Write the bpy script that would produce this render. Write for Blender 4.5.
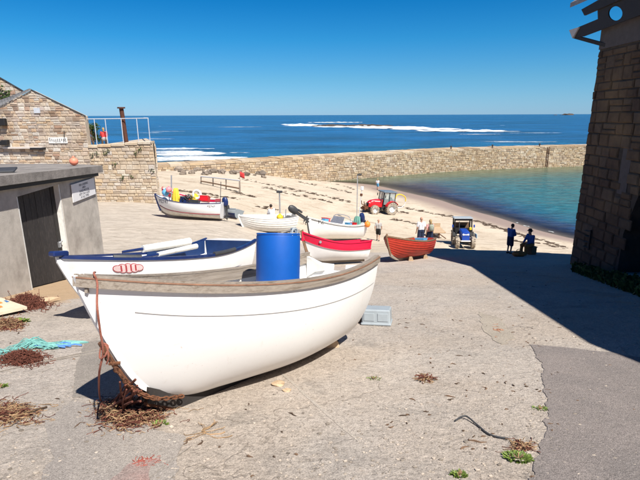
import bpy, bmesh, math, random
import numpy as np
from mathutils import Vector, Matrix, Euler, noise as mn
R = math.radians
random.seed(11)
SC = bpy.context.scene
COL = SC.collection
for o in list(bpy.data.objects): bpy.data.objects.remove(o)

# ------------------------------------------------------------------ camera
F = 475.0                                   # focal length in photo pixels (640 wide)
PITCH = math.atan(125.0 / F)
CAMZ = 12.0                                 # metres above the sea
EUL = Euler((R(90) - PITCH, R(0.2), 0.0))
cam = bpy.data.objects.new('camera', bpy.data.cameras.new('camera'))
COL.objects.link(cam)
cam.location = (0, 0, CAMZ); cam.rotation_euler = EUL
cam.data.sensor_width = 36; cam.data.lens = F / 640 * 36
cam.data.clip_start = 0.1; cam.data.clip_end = 90000
SC.camera = cam
C3 = EUL.to_matrix()

# ------------------------------------------------------------------ light
SUN_EL = R(55); SH = Vector((0.575, -0.82, 0)).normalized()     # horizontal direction towards the sun
SUND = Vector((SH.x * math.cos(SUN_EL), SH.y * math.cos(SUN_EL), math.sin(SUN_EL)))
w = bpy.data.worlds.new('World'); SC.world = w; w.use_nodes = True
wn = w.node_tree
bg = wn.nodes['Background']
sky = wn.nodes.new('ShaderNodeTexSky'); sky.sky_type = 'NISHITA'; sky.sun_disc = False
sky.sun_elevation = SUN_EL; sky.sun_rotation = math.atan2(SH.x, SH.y)
sky.altitude = 0; sky.air_density = 1.0; sky.dust_density = 0.1; sky.ozone_density = 2.0
# clear polarised-looking blue: the sky keeps less red the higher it is, all round
tcw = wn.nodes.new('ShaderNodeTexCoord'); sep = wn.nodes.new('ShaderNodeSeparateXYZ'); wn.links.new(tcw.outputs['Generated'], sep.inputs[0])
crw = wn.nodes.new('ShaderNodeValToRGB'); els = crw.color_ramp.elements
for k, (z_, c_) in enumerate([(0.0, (.40, .74, 1.44)), (.03, (.37, .73, 1.26)), (.068, (.30, .715, 1.12)), (.141, (.115, .67, 1.11)), (.205, (.04, .58, 1.06)), (.34, (.025, .42, .88)), (.75, (.02, .28, .62))]):
    if k > 1: els.new(z_)
    els[k].position = z_; els[k].color = (c_[0] * .6, c_[1] * .6, c_[2] * .6, 1)
wn.links.new(sep.outputs['Z'], crw.inputs[0])
mxw = wn.nodes.new('ShaderNodeMix'); mxw.data_type = 'RGBA'; mxw.blend_type = 'MULTIPLY'; mxw.inputs[0].default_value = 1.0
wn.links.new(sky.outputs[0], mxw.inputs[6]); wn.links.new(crw.outputs[0], mxw.inputs[7]); wn.links.new(mxw.outputs[2], bg.inputs[0])
bg.inputs[1].default_value = 0.10
sun = bpy.data.objects.new('sun', bpy.data.lights.new('sun', 'SUN'))
COL.objects.link(sun)
sun.data.energy = 5.0; sun.data.angle = R(0.5); sun.data.color = (1, 0.955, 0.88)
sun.rotation_euler = SUND.to_track_quat('Z', 'Y').to_euler()
sun.location = (20, -20, 40)
SC.view_settings.view_transform = 'Standard'; SC.view_settings.look = 'None'
SC.view_settings.exposure = 0.66; SC.view_settings.gamma = 1.0
SC.render.engine = 'CYCLES'

# ------------------------------------------------------------------ pixel helpers
def ray(px, py): return C3 @ Vector(((px - 320) / F, (240 - py) / F, -1))
def at_y(px, py, y):
    v = ray(px, py); t = y / v.y
    return Vector((v.x * t, y, CAMZ + v.z * t))
def at_z(px, py, z):
    v = ray(px, py); t = (z - CAMZ) / v.z
    return Vector((v.x * t, v.y * t, z))
def at_x(px, py, x):
    v = ray(px, py); t = x / v.x
    return Vector((x, v.y * t, CAMZ + v.z * t))

# ------------------------------------------------------------------ terrain height
H0, SL = 10.25, 0.217
ctl = []
for x in (-9, -4, 0, 5, 12): 
    for y in (-12, -4, 3, 7, 11, 15): ctl.append((x, y, H0 - SL * y))
for x in (-1, 3, 8): 
    for y in (20, 25, 30): ctl.append((x, y, H0 - SL * y))
ctl += [(-30, -12, 12.5), (30, -12, 12.5), (-20, 8, 8.8), (25, 8, 8.2), (-10.5, 20, 6.35), (-7.9, 28, 5.94), (-5, 28, 5.75), (-10.5, 29, 5.95), (-5.5, 33, 4.4), (-3, 34, 3.6), (-2.2, 28, 4.85), (-4.5, 26.5, 5.6), (9.6, 35, 2.5), (-12.3, 35, 5.64), (-22, 35, 5.7),
        (-20, 22, 6.6), (-7.5, 45, 4.1), (-3, 36, 3.4), (4.6, 37, 2.25), (6.5, 53, 1.25), (11, 28, 4.1), (16, 28, 3.7), (13, 22, 5.35), (22, 30, 2.6),
        (25, 46, 0), (21.5, 55.5, 0), (17.4, 68, 0), (12.4, 78, 0), (4.6, 87, 0), (17, 46, 0.75), (0, 60, 2.2), (4, 70, 0.95), (-3, 75, 1.6),
        (30, 60, -1.3), (26, 72, -1.1), (20, 90, -1.1), (40, 95, -2.2), (60, 60, -3.2), (45, 46, -1.6), (60, 100, -2.6), (35, 36, 0.2),
        (-3.6, 84, 1.0), (-12, 80, 2.6), (-19, 76, 3.6), (-15, 58, 4.0), (-24, 62, 4.4), (-40, 66, 3.4), (-42, 40, 6), (-40, 12, 9),
        (-30, 90, -0.6), (-14, 96, -2.5), (4, 108, -4), (-60, 88, -2), (-60, 60, 3), (30, 125, -6), (80, 140, -7), (-60, 140, -6), (0, 150, -6.5),
        (90, 50, -6), (90, 0, 6), (-80, 0, 12)]
CT = np.array(ctl, float)
def _U(r2):
    return np.where(r2 > 1e-9, 0.5 * r2 * np.log(np.maximum(r2, 1e-9)), 0.0)
_n = len(CT)
_A = np.zeros((_n + 3, _n + 3))
_d2 = ((CT[:, None, :2] - CT[None, :, :2]) ** 2).sum(-1)
_A[:_n, :_n] = _U(_d2) + np.eye(_n) * 0.5
_A[:_n, _n] = 1; _A[:_n, _n + 1:] = CT[:, :2]; _A[_n, :_n] = 1; _A[_n + 1:, :_n] = CT[:, :2].T
_W = np.linalg.solve(_A, np.concatenate([CT[:, 2], np.zeros(3)]))
def _ss(v, a, b):
    t = np.clip((v - a) / (b - a), 0, 1); return t * t * (3 - 2 * t)
def slip_edge(x): return 26.2 - .3 * (x - 6.3) + .25 * np.sin(x * 1.9)
def gza(x, y):
    x = np.asarray(x, float); y = np.asarray(y, float)
    sh = x.shape; x = x.ravel(); y = y.ravel()
    out = np.zeros(len(x))
    for i in range(0, len(x), 20000):
        xs, ys = x[i:i + 20000], y[i:i + 20000]
        d2 = (xs[:, None] - CT[None, :, 0]) ** 2 + (ys[:, None] - CT[None, :, 1]) ** 2
        out[i:i + 20000] = _U(d2) @ _W[:_n] + _W[_n] + _W[_n + 1] * xs + _W[_n + 2] * ys
        e = ys - slip_edge(xs)                  # the slip ends in a low step down to the sand
        out[i:i + 20000] -= 1.0 * _ss(xs, 6.4, 8.2) * _ss(e, 0, .8) * (1 - _ss(e, 4, 12))
    return out.reshape(sh)
def gz(x, y): return float(gza(np.array([x]), np.array([y]))[0])
def gn(x, y):
    e = 0.4
    return Vector((gz(x - e, y) - gz(x + e, y), gz(x, y - e) - gz(x, y + e), 2 * e)).normalized()
def gp(px, py):
    v = ray(px, py); ts = np.concatenate([np.arange(1, 40, .25), np.arange(40, 130, 1.0)])
    h = CAMZ + v.z * ts - gza(v.x * ts, v.y * ts)
    k = np.argmax(h < 0)
    if h[k] >= 0: k = len(ts) - 1
    a, b = ts[max(k - 1, 0)], ts[k]
    for _ in range(2):
        ts = np.linspace(a, b, 12); h = CAMZ + v.z * ts - gza(v.x * ts, v.y * ts); k = max(1, int(np.argmax(h < 0))) if (h < 0).any() else 11
        a, b = ts[k - 1], ts[k]
    a = a + (b - a) * (h[k - 1] / max(1e-9, h[k - 1] - h[k]))
    return Vector((v.x * a, v.y * a, CAMZ + v.z * a))

# ------------------------------------------------------------------ materials
def newmat(name):
    m = bpy.data.materials.new(name); m.use_nodes = True
    nt = m.node_tree
    return m, nt, nt.nodes['Principled BSDF'], nt.nodes['Material Output']
def N(nt, t, **kw):
    n = nt.nodes.new(t)
    for k, v in kw.items():
        if k in ('operation', 'blend_type', 'data_type', 'feature', 'attribute_name', 'noise_dimensions', 'distance', 'interpolation_type', 'wave_type', 'bands_direction'): setattr(n, k, v)
    return n
def L(nt, a, b): nt.links.new(a, b)
def coords(nt, mode='Object', scale=(1, 1, 1)):
    if mode == 'Position': src = N(nt, 'ShaderNodeNewGeometry').outputs['Position']
    else: src = N(nt, 'ShaderNodeTexCoord').outputs[mode]
    mp = N(nt, 'ShaderNodeMapping'); mp.inputs['Scale'].default_value = scale
    L(nt, src, mp.inputs['Vector']); return mp.outputs[0]
def nz(nt, vec, scale, detail=5, rough=.6, dist=0.0):
    n = N(nt, 'ShaderNodeTexNoise'); L(nt, vec, n.inputs['Vector'])
    n.inputs['Scale'].default_value = scale; n.inputs['Detail'].default_value = detail
    n.inputs['Roughness'].default_value = rough; n.inputs['Distortion'].default_value = dist
    return n.outputs['Fac']
def ramp(nt, fac, stops):
    r = N(nt, 'ShaderNodeValToRGB'); e = r.color_ramp.elements
    while len(e) < len(stops): e.new(0.5)
    for k, (p, c) in enumerate(stops):
        e[k].position = p
        e[k].color = (c, c, c, 1) if isinstance(c, (int, float)) else (*c, 1)
    L(nt, fac, r.inputs[0]); return r.outputs[0]
def mix(nt, fac, a, b, mode='MIX'):
    m = N(nt, 'ShaderNodeMix', data_type='RGBA', blend_type=mode)
    for sock, v in ((m.inputs[0], fac), (m.inputs[6], a), (m.inputs[7], b)):
        if isinstance(v, (int, float)): sock.default_value = v
        elif isinstance(v, tuple): sock.default_value = (*v, 1)
        else: L(nt, v, sock)
    return m.outputs[2]
def math_(nt, op, a, b=0.0, c=None):
    m = N(nt, 'ShaderNodeMath', operation=op)
    for k, v in enumerate((a, b) if c is None else (a, b, c)):
        if isinstance(v, (int, float)): m.inputs[k].default_value = v
        else: L(nt, v, m.inputs[k])
    return m.outputs[0]
def bump(nt, b, h, strength, dist=.02):
    n = N(nt, 'ShaderNodeBump'); n.inputs['Strength'].default_value = strength; n.inputs['Distance'].default_value = dist
    L(nt, h, n.inputs['Height']); L(nt, n.outputs[0], b.inputs['Normal'])
def pm(name, col, rough=.6, metal=0.0, var=.2, nscale=6, col2=None, c2=(.5, .65), c2scale=3, bmp=.0, bscale=40, rand=0.0, spec=.4, scale=(1, 1, 1), coat=0):
    m, nt, b, o = newmat(name)
    v = coords(nt, 'Object', scale)
    c = col
    if col2:
        c = mix(nt, ramp(nt, nz(nt, v, c2scale, 8, .65), [(c2[0], 0.0), (c2[1], 1.0)]), col, col2)
    n1 = nz(nt, v, nscale, 6, .65)
    g = ramp(nt, n1, [(.25, 1 - var), (.75, 1 + var * .5)])
    c = mix(nt, 1.0, c, g, 'MULTIPLY')
    if rand:
        oi = N(nt, 'ShaderNodeObjectInfo').outputs['Random']; ge = N(nt, 'ShaderNodeNewGeometry').outputs['Random Per Island']
        f = math_(nt, 'FRACT', math_(nt, 'ADD', oi, ge))
        c = mix(nt, 1.0, c, ramp(nt, f, [(0, 1 - rand), (1, 1 + rand)]), 'MULTIPLY')
    L(nt, c, b.inputs['Base Color'])
    b.inputs['Roughness'].default_value = rough; b.inputs['Metallic'].default_value = metal
    b.inputs['Specular IOR Level'].default_value = spec; b.inputs['Coat Weight'].default_value = coat
    if bmp: bump(nt, b, nz(nt, v, bscale, 5, .6), bmp)
    return m
def stone_mat(name, cols, rough=.9, bmp=.6, bscale=14, grime=.3, scale=1.0):
    m, nt, b, o = newmat(name)
    v = coords(nt, 'Position')
    oi = N(nt, 'ShaderNodeObjectInfo').outputs['Random']; ge = N(nt, 'ShaderNodeNewGeometry').outputs['Random Per Island']
    f = math_(nt, 'FRACT', math_(nt, 'ADD', math_(nt, 'MULTIPLY', oi, 7.3), ge))
    k = len(cols)
    c = ramp(nt, f, [(i / (k - 1), cc) for i, cc in enumerate(cols)])
    c = mix(nt, 1.0, c, ramp(nt, nz(nt, v, 5 * scale, 7, .7), [(.25, 1 - grime), (.75, 1.2)]), 'MULTIPLY')
    c = mix(nt, ramp(nt, nz(nt, v, .5 * scale, 5, .6), [(.45, 0), (.7, .45)]), c, (.3, .2, .1))
    L(nt, c, b.inputs['Base Color']); b.inputs['Roughness'].default_value = rough
    b.inputs['Specular IOR Level'].default_value = .2
    bump(nt, b, nz(nt, v, bscale * scale, 6, .7), bmp, .04)
    return m

M = {}
M['white'] = pm('white_paint', (.83, .825, .815), .35, var=.08, nscale=3, col2=(.66, .57, .47), c2=(.60, .95), c2scale=2.2, bmp=.05, bscale=8)
m_, nt_, b_, o_ = newmat('scuffed_white_hull'); v_ = coords(nt_, 'Object')
c_ = mix(nt_, ramp(nt_, nz(nt_, v_, 2.2, 7, .65), [(.58, 0), (.9, .7)]), (.83, .825, .81), (.64, .56, .47))
c_ = mix(nt_, ramp(nt_, nz(nt_, coords(nt_, 'Object', (7, 7, .7)), 1.0, 7, .7, .3), [(.60, 0), (.74, .28)]), c_, (.48, .36, .25))
c_ = mix(nt_, ramp(nt_, nz(nt_, v_, 26, 4, .6), [(.69, 0), (.73, .6)]), c_, (.52, .32, .27))
c_ = mix(nt_, ramp(nt_, nz(nt_, coords(nt_, 'Object', (2, 2, 9)), 3.0, 6, .6, .2), [(.68, 0), (.74, .35)]), c_, (.5, .48, .45))
L(nt_, c_, b_.inputs['Base Color']); b_.inputs['Roughness'].default_value = .38; b_.inputs['Specular IOR Level'].default_value = .4
bump(nt_, b_, nz(nt_, v_, 7, 4, .6), .06); M['hullwhite'] = m_
M['white_old'] = pm('worn_white_paint', (.76, .75, .71), .5, var=.15, nscale=7, col2=(.45, .40, .33), c2=(.58, .85), c2scale=4, bmp=.1)
M['cream'] = pm('cream_interior', (.74, .70, .62), .55, var=.18, nscale=5, col2=(.42, .36, .28), c2=(.5, .8), c2scale=4)
M['wood_grey'] = pm('weathered_grey_wood', (.31, .265, .22), .8, var=.3, nscale=9, col2=(.20, .16, .125), c2scale=5, bmp=.25, scale=(.22, 7, 7), spec=.2)
M['wood_red'] = pm('reddish_wood_strip', (.28, .15, .095), .7, var=.4, nscale=12, bmp=.2)
M['wood_brown'] = pm('brown_wood', (.20, .12, .07), .75, var=.4, nscale=10, bmp=.3)
M['wood_light'] = pm('pale_timber', (.50, .36, .23), .75, var=.35, nscale=9, bmp=.3)
M['rust'] = pm('rust', (.16, .065, .03), .9, var=.5, nscale=20, col2=(.06, .03, .02), c2scale=12, bmp=.5)
M['black'] = pm('black_rubber', (.012, .012, .014), .6, var=.3)
M['darkgrey'] = pm('dark_grey', (.05, .052, .056), .5, var=.3)
M['bottom'] = pm('dark_bottom_paint', (.035, .03, .028), .8, var=.4, nscale=8, col2=(.16, .12, .09), c2=(.6, .8))
M['navy'] = pm('navy_paint', (.01, .025, .11), .4, var=.25, nscale=6, col2=(.05, .08, .18), c2=(.6, .8), coat=.2)
M['blue_in'] = pm('blue_interior_paint', (.010, .035, .125), .55, var=.3, nscale=5, col2=(.30, .26, .25), c2=(.66, .76), c2scale=6)
M['drum'] = pm('blue_plastic_drum', (.004, .095, .42), .5, var=.16, nscale=3, col2=(.12, .22, .48), c2=(.68, .8), c2scale=7, bmp=.06, bscale=5)
M['ltblue'] = pm('pale_blue_paint', (.36, .52, .60), .55, var=.15)
M['greybox'] = pm('pale_grey_plastic', (.33, .37, .395), .5, var=.15, nscale=5)
M['crimson'] = pm('crimson_paint', (.62, .012, .055), .4, var=.12, nscale=4, col2=(.45, .02, .05), c2=(.55, .75))
M['orange_red'] = pm('orange_red_paint', (.44, .038, .02), .55, var=.25, nscale=5, col2=(.33, .045, .025), c2=(.5, .7))
M['red'] = pm('red_paint', (.55, .012, .018), .35, var=.15, coat=.2)
M['orange'] = pm('orange_plastic', (.85, .25, .04), .5, var=.15)
M['coral'] = pm('coral_buoy', (.85, .27, .17), .5, var=.15)
M['yellow'] = pm('yellow_plastic', (.80, .55, .03), .5, var=.2)
M['pink'] = pm('pink_plastic', (.8, .25, .28), .5, var=.1)
M['teal'] = pm('turquoise_rope', (.20, .46, .42), .8, var=.35, nscale=30)
M['blue'] = pm('tractor_blue', (.012, .06, .36), .4, var=.2, coat=.2)
M['skyblue'] = pm('sky_blue', (.12, .38, .62), .6, var=.2)
M['chrome'] = pm('galvanised_metal', (.55, .57, .60), .4, .7, var=.25)
M['rail'] = pm('pale_rail_paint', (.50, .53, .58), .45, .0, var=.15)
M['postrust'] = pm('rusty_iron_post', (.10, .035, .02), .85, var=.4, nscale=14)
M['tyre'] = pm('sandy_tyre', (.05, .046, .042), .85, var=.3, nscale=8, col2=(.44, .37, .29), c2=(.36, .54), c2scale=6)
M['rim'] = pm('white_rim', (.72, .72, .70), .5, var=.25)
M['door'] = pm('tarred_door_wood', (.035, .030, .029), .75, var=.5, nscale=9, col2=(.10, .085, .075), c2=(.5, .75), c2scale=5, bmp=.4, scale=(8, 8, 1), rand=.25)
M['shedwall'] = pm('cement_render', (.52, .475, .42), .9, var=.2, nscale=4, col2=(.32, .285, .25), c2=(.45, .75), c2scale=1.3, bmp=.35, bscale=45, spec=.2)
M['shedroof'] = pm('grey_concrete_roof', (.27, .245, .225), .9, var=.35, nscale=5, col2=(.15, .135, .125), c2=(.45, .7), c2scale=1.0, bmp=.4, bscale=25, spec=.2)
M['slate'] = pm('grey_slate', (.24, .235, .235), .8, var=.3, nscale=5, rand=.15, bmp=.2)
M['mortar'] = pm('mortar', (.46, .39, .31), .95, var=.3, nscale=4, bmp=.5, spec=.1)
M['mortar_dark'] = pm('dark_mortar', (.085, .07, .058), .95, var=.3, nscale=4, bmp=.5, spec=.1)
M['stone'] = stone_mat('warm_granite', [(.47, .36, .24), (.59, .50, .39), (.42, .32, .23), (.62, .56, .47), (.53, .40, .26), (.51, .46, .41), (.59, .48, .34)])
M['stone_house'] = stone_mat('mixed_granite', [(.36, .22, .155), (.55, .48, .40), (.45, .31, .20), (.60, .55, .49), (.23, .155, .115), (.54, .50, .45), (.54, .42, .29), (.44, .37, .33)])
M['stone_break'] = stone_mat('breakwater_granite', [(.46, .34, .21), (.56, .46, .33), (.38, .27, .175), (.57, .49, .38), (.50, .37, .23), (.30, .22, .155), (.52, .42, .31)], scale=.5)
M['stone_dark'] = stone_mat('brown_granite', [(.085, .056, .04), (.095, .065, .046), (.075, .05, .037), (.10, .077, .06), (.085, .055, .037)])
M['line_grey'] = pm('grey_line', (.33, .32, .31), .6)
M['roofdark'] = pm('dark_stained_timber', (.030, .022, .019), .7, var=.3, nscale=8, scale=(8, 1, 8))
M['fascia'] = pm('pale_board_end', (.55, .50, .46), .7, var=.15)
M['render_dark'] = pm('grey_cement_panel', (.10, .085, .08), .9, var=.2, bmp=.3)
M['rock'] = pm('dark_wet_rock', (.055, .042, .035), .8, var=.5, nscale=3, col2=(.13, .10, .075), c2scale=1.2, bmp=.8, bscale=6)
M['boulder'] = pm('brown_boulder', (.25, .20, .155), .9, var=.4, nscale=3, col2=(.12, .095, .08), c2scale=1.5, bmp=.8, bscale=6, rand=.35)
M['weed'] = pm('dry_seaweed', (.07, .045, .028), .9, var=.5, nscale=9)
M['netred'] = pm('rust_brown_net', (.15, .05, .032), .95, var=.5, nscale=30, bmp=.5, rand=.35)
M['straw'] = pm('dry_rope_fibre', (.34, .22, .12), .95, var=.4, nscale=14, rand=.45)
M['rope_orange'] = pm('salmon_rope', (.36, .13, .09), .9, var=.35, nscale=60, bmp=.5, bscale=120)
M['rope_grey'] = pm('grey_rope', (.26, .23, .20), .9, var=.3, nscale=60)
M['leaf'] = pm('weed_leaf', (.13, .19, .03), .6, var=.4, nscale=9, rand=.5)
M['grassdark'] = pm('verge_grass', (.05, .09, .02), .8, var=.4, nscale=5, rand=.4)
M['board'] = pm('weathered_pale_board', (.66, .57, .43), .75, var=.2, nscale=6, col2=(.40, .30, .2), c2=(.55, .8))
M['print_blue'] = pm('blue_print', (.04, .16, .40), .7)
M['sign'] = pm('white_sign', (.80, .79, .80), .4, var=.06)
M['ink'] = pm('sign_ink', (.06, .06, .08), .6)
M['redink'] = pm('red_print', (.42, .05, .06), .6)
M['pinkink'] = pm('pink_print', (.74, .55, .54), .6)
M['skin'] = pm('skin', (.50, .27, .18), .55, var=.08, nscale=20)
M['c_white'] = pm('white_cloth', (.72, .72, .74), .9, var=.12, bmp=.2)
M['c_navy'] = pm('navy_cloth', (.02, .03, .07), .9, var=.2, bmp=.2)
M['c_blue'] = pm('blue_cloth', (.05, .13, .38), .9, var=.2, bmp=.2)
M['c_black'] = pm('black_cloth', (.02, .02, .022), .9, var=.2)
M['c_grey'] = pm('grey_cloth', (.42, .40, .39), .9, var=.2)
M['c_pink'] = pm('pink_cloth', (.62, .30, .28), .9, var=.3, nscale=25)
M['c_red'] = pm('red_cloth', (.6, .05, .05), .9, var=.15)
M['c_orange'] = pm('dull_orange_cloth', (.42, .17, .05), .9, var=.2)
M['c_yellow'] = pm('yellow_oilskin', (.78, .55, .05), .6, var=.15)
M['hair_dark'] = pm('dark_hair', (.03, .02, .015), .7)
M['hair_fair'] = pm('fair_hair', (.38, .26, .12), .7)
fm_, nt_, b_, o_ = newmat('sea_foam')
P_ = coords(nt_, 'Position'); a_ = N(nt_, 'ShaderNodeAttribute', attribute_name='dens').outputs['Fac']
f1_ = nz(nt_, coords(nt_, 'Position', (.05, .075, 1)), 1.0, 9, .8, .8); f2_ = nz(nt_, coords(nt_, 'Position', (.7, 1.2, 1)), 1.0, 5, .7)
s_ = math_(nt_, 'ADD', math_(nt_, 'MULTIPLY', f1_, .8), math_(nt_, 'ADD', math_(nt_, 'MULTIPLY', f2_, .35), math_(nt_, 'SUBTRACT', a_, 1.0)))
tr_ = N(nt_, 'ShaderNodeBsdfTransparent'); mx_ = N(nt_, 'ShaderNodeMixShader')
L(nt_, ramp(nt_, s_, [(.50, 0.0), (.72, .85)]), mx_.inputs[0]); L(nt_, tr_.outputs[0], mx_.inputs[1]); L(nt_, b_.outputs[0], mx_.inputs[2]); L(nt_, mx_.outputs[0], o_.inputs['Surface'])
b_.inputs['Base Color'].default_value = (.84, .87, .88, 1); b_.inputs['Roughness'].default_value = .9; M['foam'] = fm_
M['ripple'] = pm('pale_ripple', (.55, .58, .58), .7)
M['pack'] = pm('patterned_backpack', (.30, .34, .26), .9, var=.6, nscale=18, col2=(.55, .50, .48), c2scale=14)
gm_, nt_, b_, o_ = newmat('cab_glass'); b_.inputs['Base Color'].default_value = (.45, .58, .58, 1); b_.inputs['Roughness'].default_value = .05
b_.inputs['Transmission Weight'].default_value = .0; b_.inputs['Alpha'].default_value = .38; M['glass'] = gm_

# ------------------------------------------------------------------ mesh builder
class MB:
    def __init__(s): s.v = []; s.f = []
    def add(s, vs, fs):
        o = len(s.v); s.v += [tuple(v) for v in vs]; s.f += [tuple(i + o for i in f) for f in fs]; return s
    def box(s, c, d, rot=None, taper=1.0, ch=0.0):
        hx, hy, hz = d[0] / 2, d[1] / 2, d[2] / 2
        if ch <= 0:
            P = [Vector((sx * hx * (taper if sz > 0 else 1), sy * hy * (taper if sz > 0 else 1), sz * hz)) for sz in (-1, 1) for sy in (-1, 1) for sx in (-1, 1)]
            Fc = [(0, 2, 3, 1), (4, 5, 7, 6), (0, 1, 5, 4), (2, 6, 7, 3), (0, 4, 6, 2), (1, 3, 7, 5)]
        else:
            ch = min(ch, hx * .9, hy * .9, hz * .9)
            def ringz(z, ins, k):
                a, b = (hx - ins) * k, (hy - ins) * k
                c_ = ch if ins == 0 else ch * .6
                return [Vector(q) for q in ((-a + c_, -b, z), (a - c_, -b, z), (a, -b + c_, z), (a, b - c_, z), (a - c_, b, z), (-a + c_, b, z), (-a, b - c_, z), (-a, -b + c_, z))]
            P = ringz(-hz, ch, 1) + ringz(-hz + ch, 0, 1) + ringz(hz - ch, 0, taper) + ringz(hz, ch, taper)
            Fc = [tuple(range(7, -1, -1)), tuple(range(24, 32))]
            for r in range(3):
                for i in range(8): Fc.append((r * 8 + i, r * 8 + (i + 1) % 8, r * 8 + 8 + (i + 1) % 8, r * 8 + 8 + i))
        if rot is not None: P = [rot @ p for p in P]
        c = Vector(c); return s.add([p + c for p in P], Fc)
    def tube(s, pts, r, n=8, cap=True):
        pts = [Vector(p) for p in pts]; rs = r if isinstance(r, (list, tuple)) else [r] * len(pts)
        V = []; Fc = []; up = None
        for i, p in enumerate(pts):
            t = (pts[min(i + 1, len(pts) - 1)] - pts[max(i - 1, 0)])
            t = t.normalized() if t.length > 1e-9 else Vector((0, 0, 1))
            if up is None: up = t.orthogonal().normalized()
            up = (up - t * up.dot(t)); up = up.normalized() if up.length > 1e-6 else t.orthogonal().normalized()
            b = t.cross(up)
            for k in range(n):
                a = 2 * math.pi * k / n; V.append(p + (up * math.cos(a) + b * math.sin(a)) * rs[i])
        for i in range(len(pts) - 1):
            for k in range(n): Fc.append((i * n + k, i * n + (k + 1) % n, (i + 1) * n + (k + 1) % n, (i + 1) * n + k))
        if cap: Fc.append(tuple(range(n - 1, -1, -1))); Fc.append(tuple((len(pts) - 1) * n + k for k in range(n)))
        return s.add(V, Fc)
    def lathe(s, prof, n=24, M4=None):
        V = []; Fc = []
        for (r, z) in prof:
            for k in range(n):
                a = 2 * math.pi * k / n; V.append(Vector((r * math.cos(a), r * math.sin(a), z)))
        for i in range(len(prof) - 1):
            for k in range(n): Fc.append((i * n + k, i * n + (k + 1) % n, (i + 1) * n + (k + 1) % n, (i + 1) * n + k))
        if M4 is not None: V = [M4 @ v for v in V]
        return s.add(V, Fc)
    def ball(s, c, r, n=14, sc=(1, 1, 1), jit=0.0, seed=0):
        V = []; Fc = []; m = n // 2; c = Vector(c)
        for i in range(m + 1):
            th = math.pi * i / m
            for k in range(n):
                a = 2 * math.pi * k / n
                d = Vector((math.sin(th) * math.cos(a), math.sin(th) * math.sin(a), math.cos(th)))
                q = 1 + (jit * mn.noise(d * 1.7 + Vector((seed * 3.1, seed, 0))) + jit * .5 * mn.noise(d * 4 + Vector((seed, 0, seed)))) if jit else 1
                V.append(c + Vector((d.x * sc[0], d.y * sc[1], d.z * sc[2])) * r * q)
        for i in range(m):
            for k in range(n): Fc.append((i * n + k, (i + 1) * n + k, (i + 1) * n + (k + 1) % n, i * n + (k + 1) % n))
        return s.add(V, Fc)
    def prism(s, poly, ext):
        poly = [Vector(p) for p in poly]; e = Vector(ext); n = len(poly)
        return s.add(poly + [p + e for p in poly], [tuple(range(n - 1, -1, -1)), tuple(range(n, 2 * n))] + [(i, (i + 1) % n, n + (i + 1) % n, n + i) for i in range(n)])
    def cap(s, p, q, r0, r1, n=12):
        p = Vector(p); q = Vector(q); t = (q - p); ln = t.length; t = t.normalized() if ln > 1e-6 else Vector((0, 0, 1))
        pts = []; rs = []
        for a in (-85, -60, -30): pts.append(p + t * r0 * math.sin(R(a))); rs.append(r0 * math.cos(R(a)))
        for k in range(0, 5): pts.append(p + (q - p) * k / 4); rs.append(r0 + (r1 - r0) * k / 4)
        for a in (30, 60, 85): pts.append(q + t * r1 * math.sin(R(a))); rs.append(r1 * math.cos(R(a)))
        return s.tube(pts, rs, n)
    def build(s, name, mat, parent=None, smooth=False, clean=False, loc=None):
        me = bpy.data.meshes.new(name); me.from_pydata([tuple(v) for v in s.v], [], s.f); me.update()
        bm = bmesh.new(); bm.from_mesh(me)
        if clean: bmesh.ops.remove_doubles(bm, verts=bm.verts, dist=1e-5)
        bmesh.ops.recalc_face_normals(bm, faces=bm.faces); bm.to_mesh(me); bm.free()
        if smooth:
            for p in me.polygons: p.use_smooth = True
            if smooth != 'all':
                try: me.set_sharp_from_angle(angle=R(40))
                except Exception: pass
        me.materials.append(M[mat] if isinstance(mat, str) else mat)
        o = bpy.data.objects.new(name, me); COL.objects.link(o)
        if parent: o.parent = parent
        if loc is not None: o.location = loc
        return o
def tag(o, label, cat, group=None, kind=None):
    if label: o['label'] = label
    if cat: o['category'] = cat
    if group: o['group'] = group
    if kind: o['kind'] = kind
    return o
def thing(name, label, cat, loc=(0, 0, 0), rz=0, group=None):
    o = bpy.data.objects.new(name, None); COL.objects.link(o); o.location = loc; o.rotation_euler = (0, 0, rz)
    o.empty_display_size = .2
    return tag(o, label, cat, group)
def struct(o): o['kind'] = 'structure'; return o
def smooth_pts(pts, n=8):
    pts = [Vector(p) for p in pts]; out = []
    for i in range(len(pts) - 1):
        p0, p1, p2, p3 = pts[max(i - 1, 0)], pts[i], pts[i + 1], pts[min(i + 2, len(pts) - 1)]
        for k in range(n):
            t = k / n
            out.append(.5 * ((2 * p1) + (p2 - p0) * t + (2 * p0 - 5 * p1 + 4 * p2 - p3) * t * t + (3 * p1 - p0 - 3 * p2 + p3) * t ** 3))
    return out + [pts[-1]]
def text_verts(s, size):
    cu = bpy.data.curves.new('t', 'FONT'); cu.body = s; cu.size = size; cu.extrude = .001; cu.align_x = 'CENTER'; cu.resolution_u = 3
    cu.space_line = .85
    ob = bpy.data.objects.new('t', cu); COL.objects.link(ob)
    dg = bpy.context.evaluated_depsgraph_get(); me = bpy.data.meshes.new_from_object(ob.evaluated_get(dg))
    vs = [v.co.copy() for v in me.vertices]; fs = [tuple(p.vertices) for p in me.polygons]
    bpy.data.objects.remove(ob); bpy.data.meshes.remove(me); bpy.data.curves.remove(cu)
    return vs, fs
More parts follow.
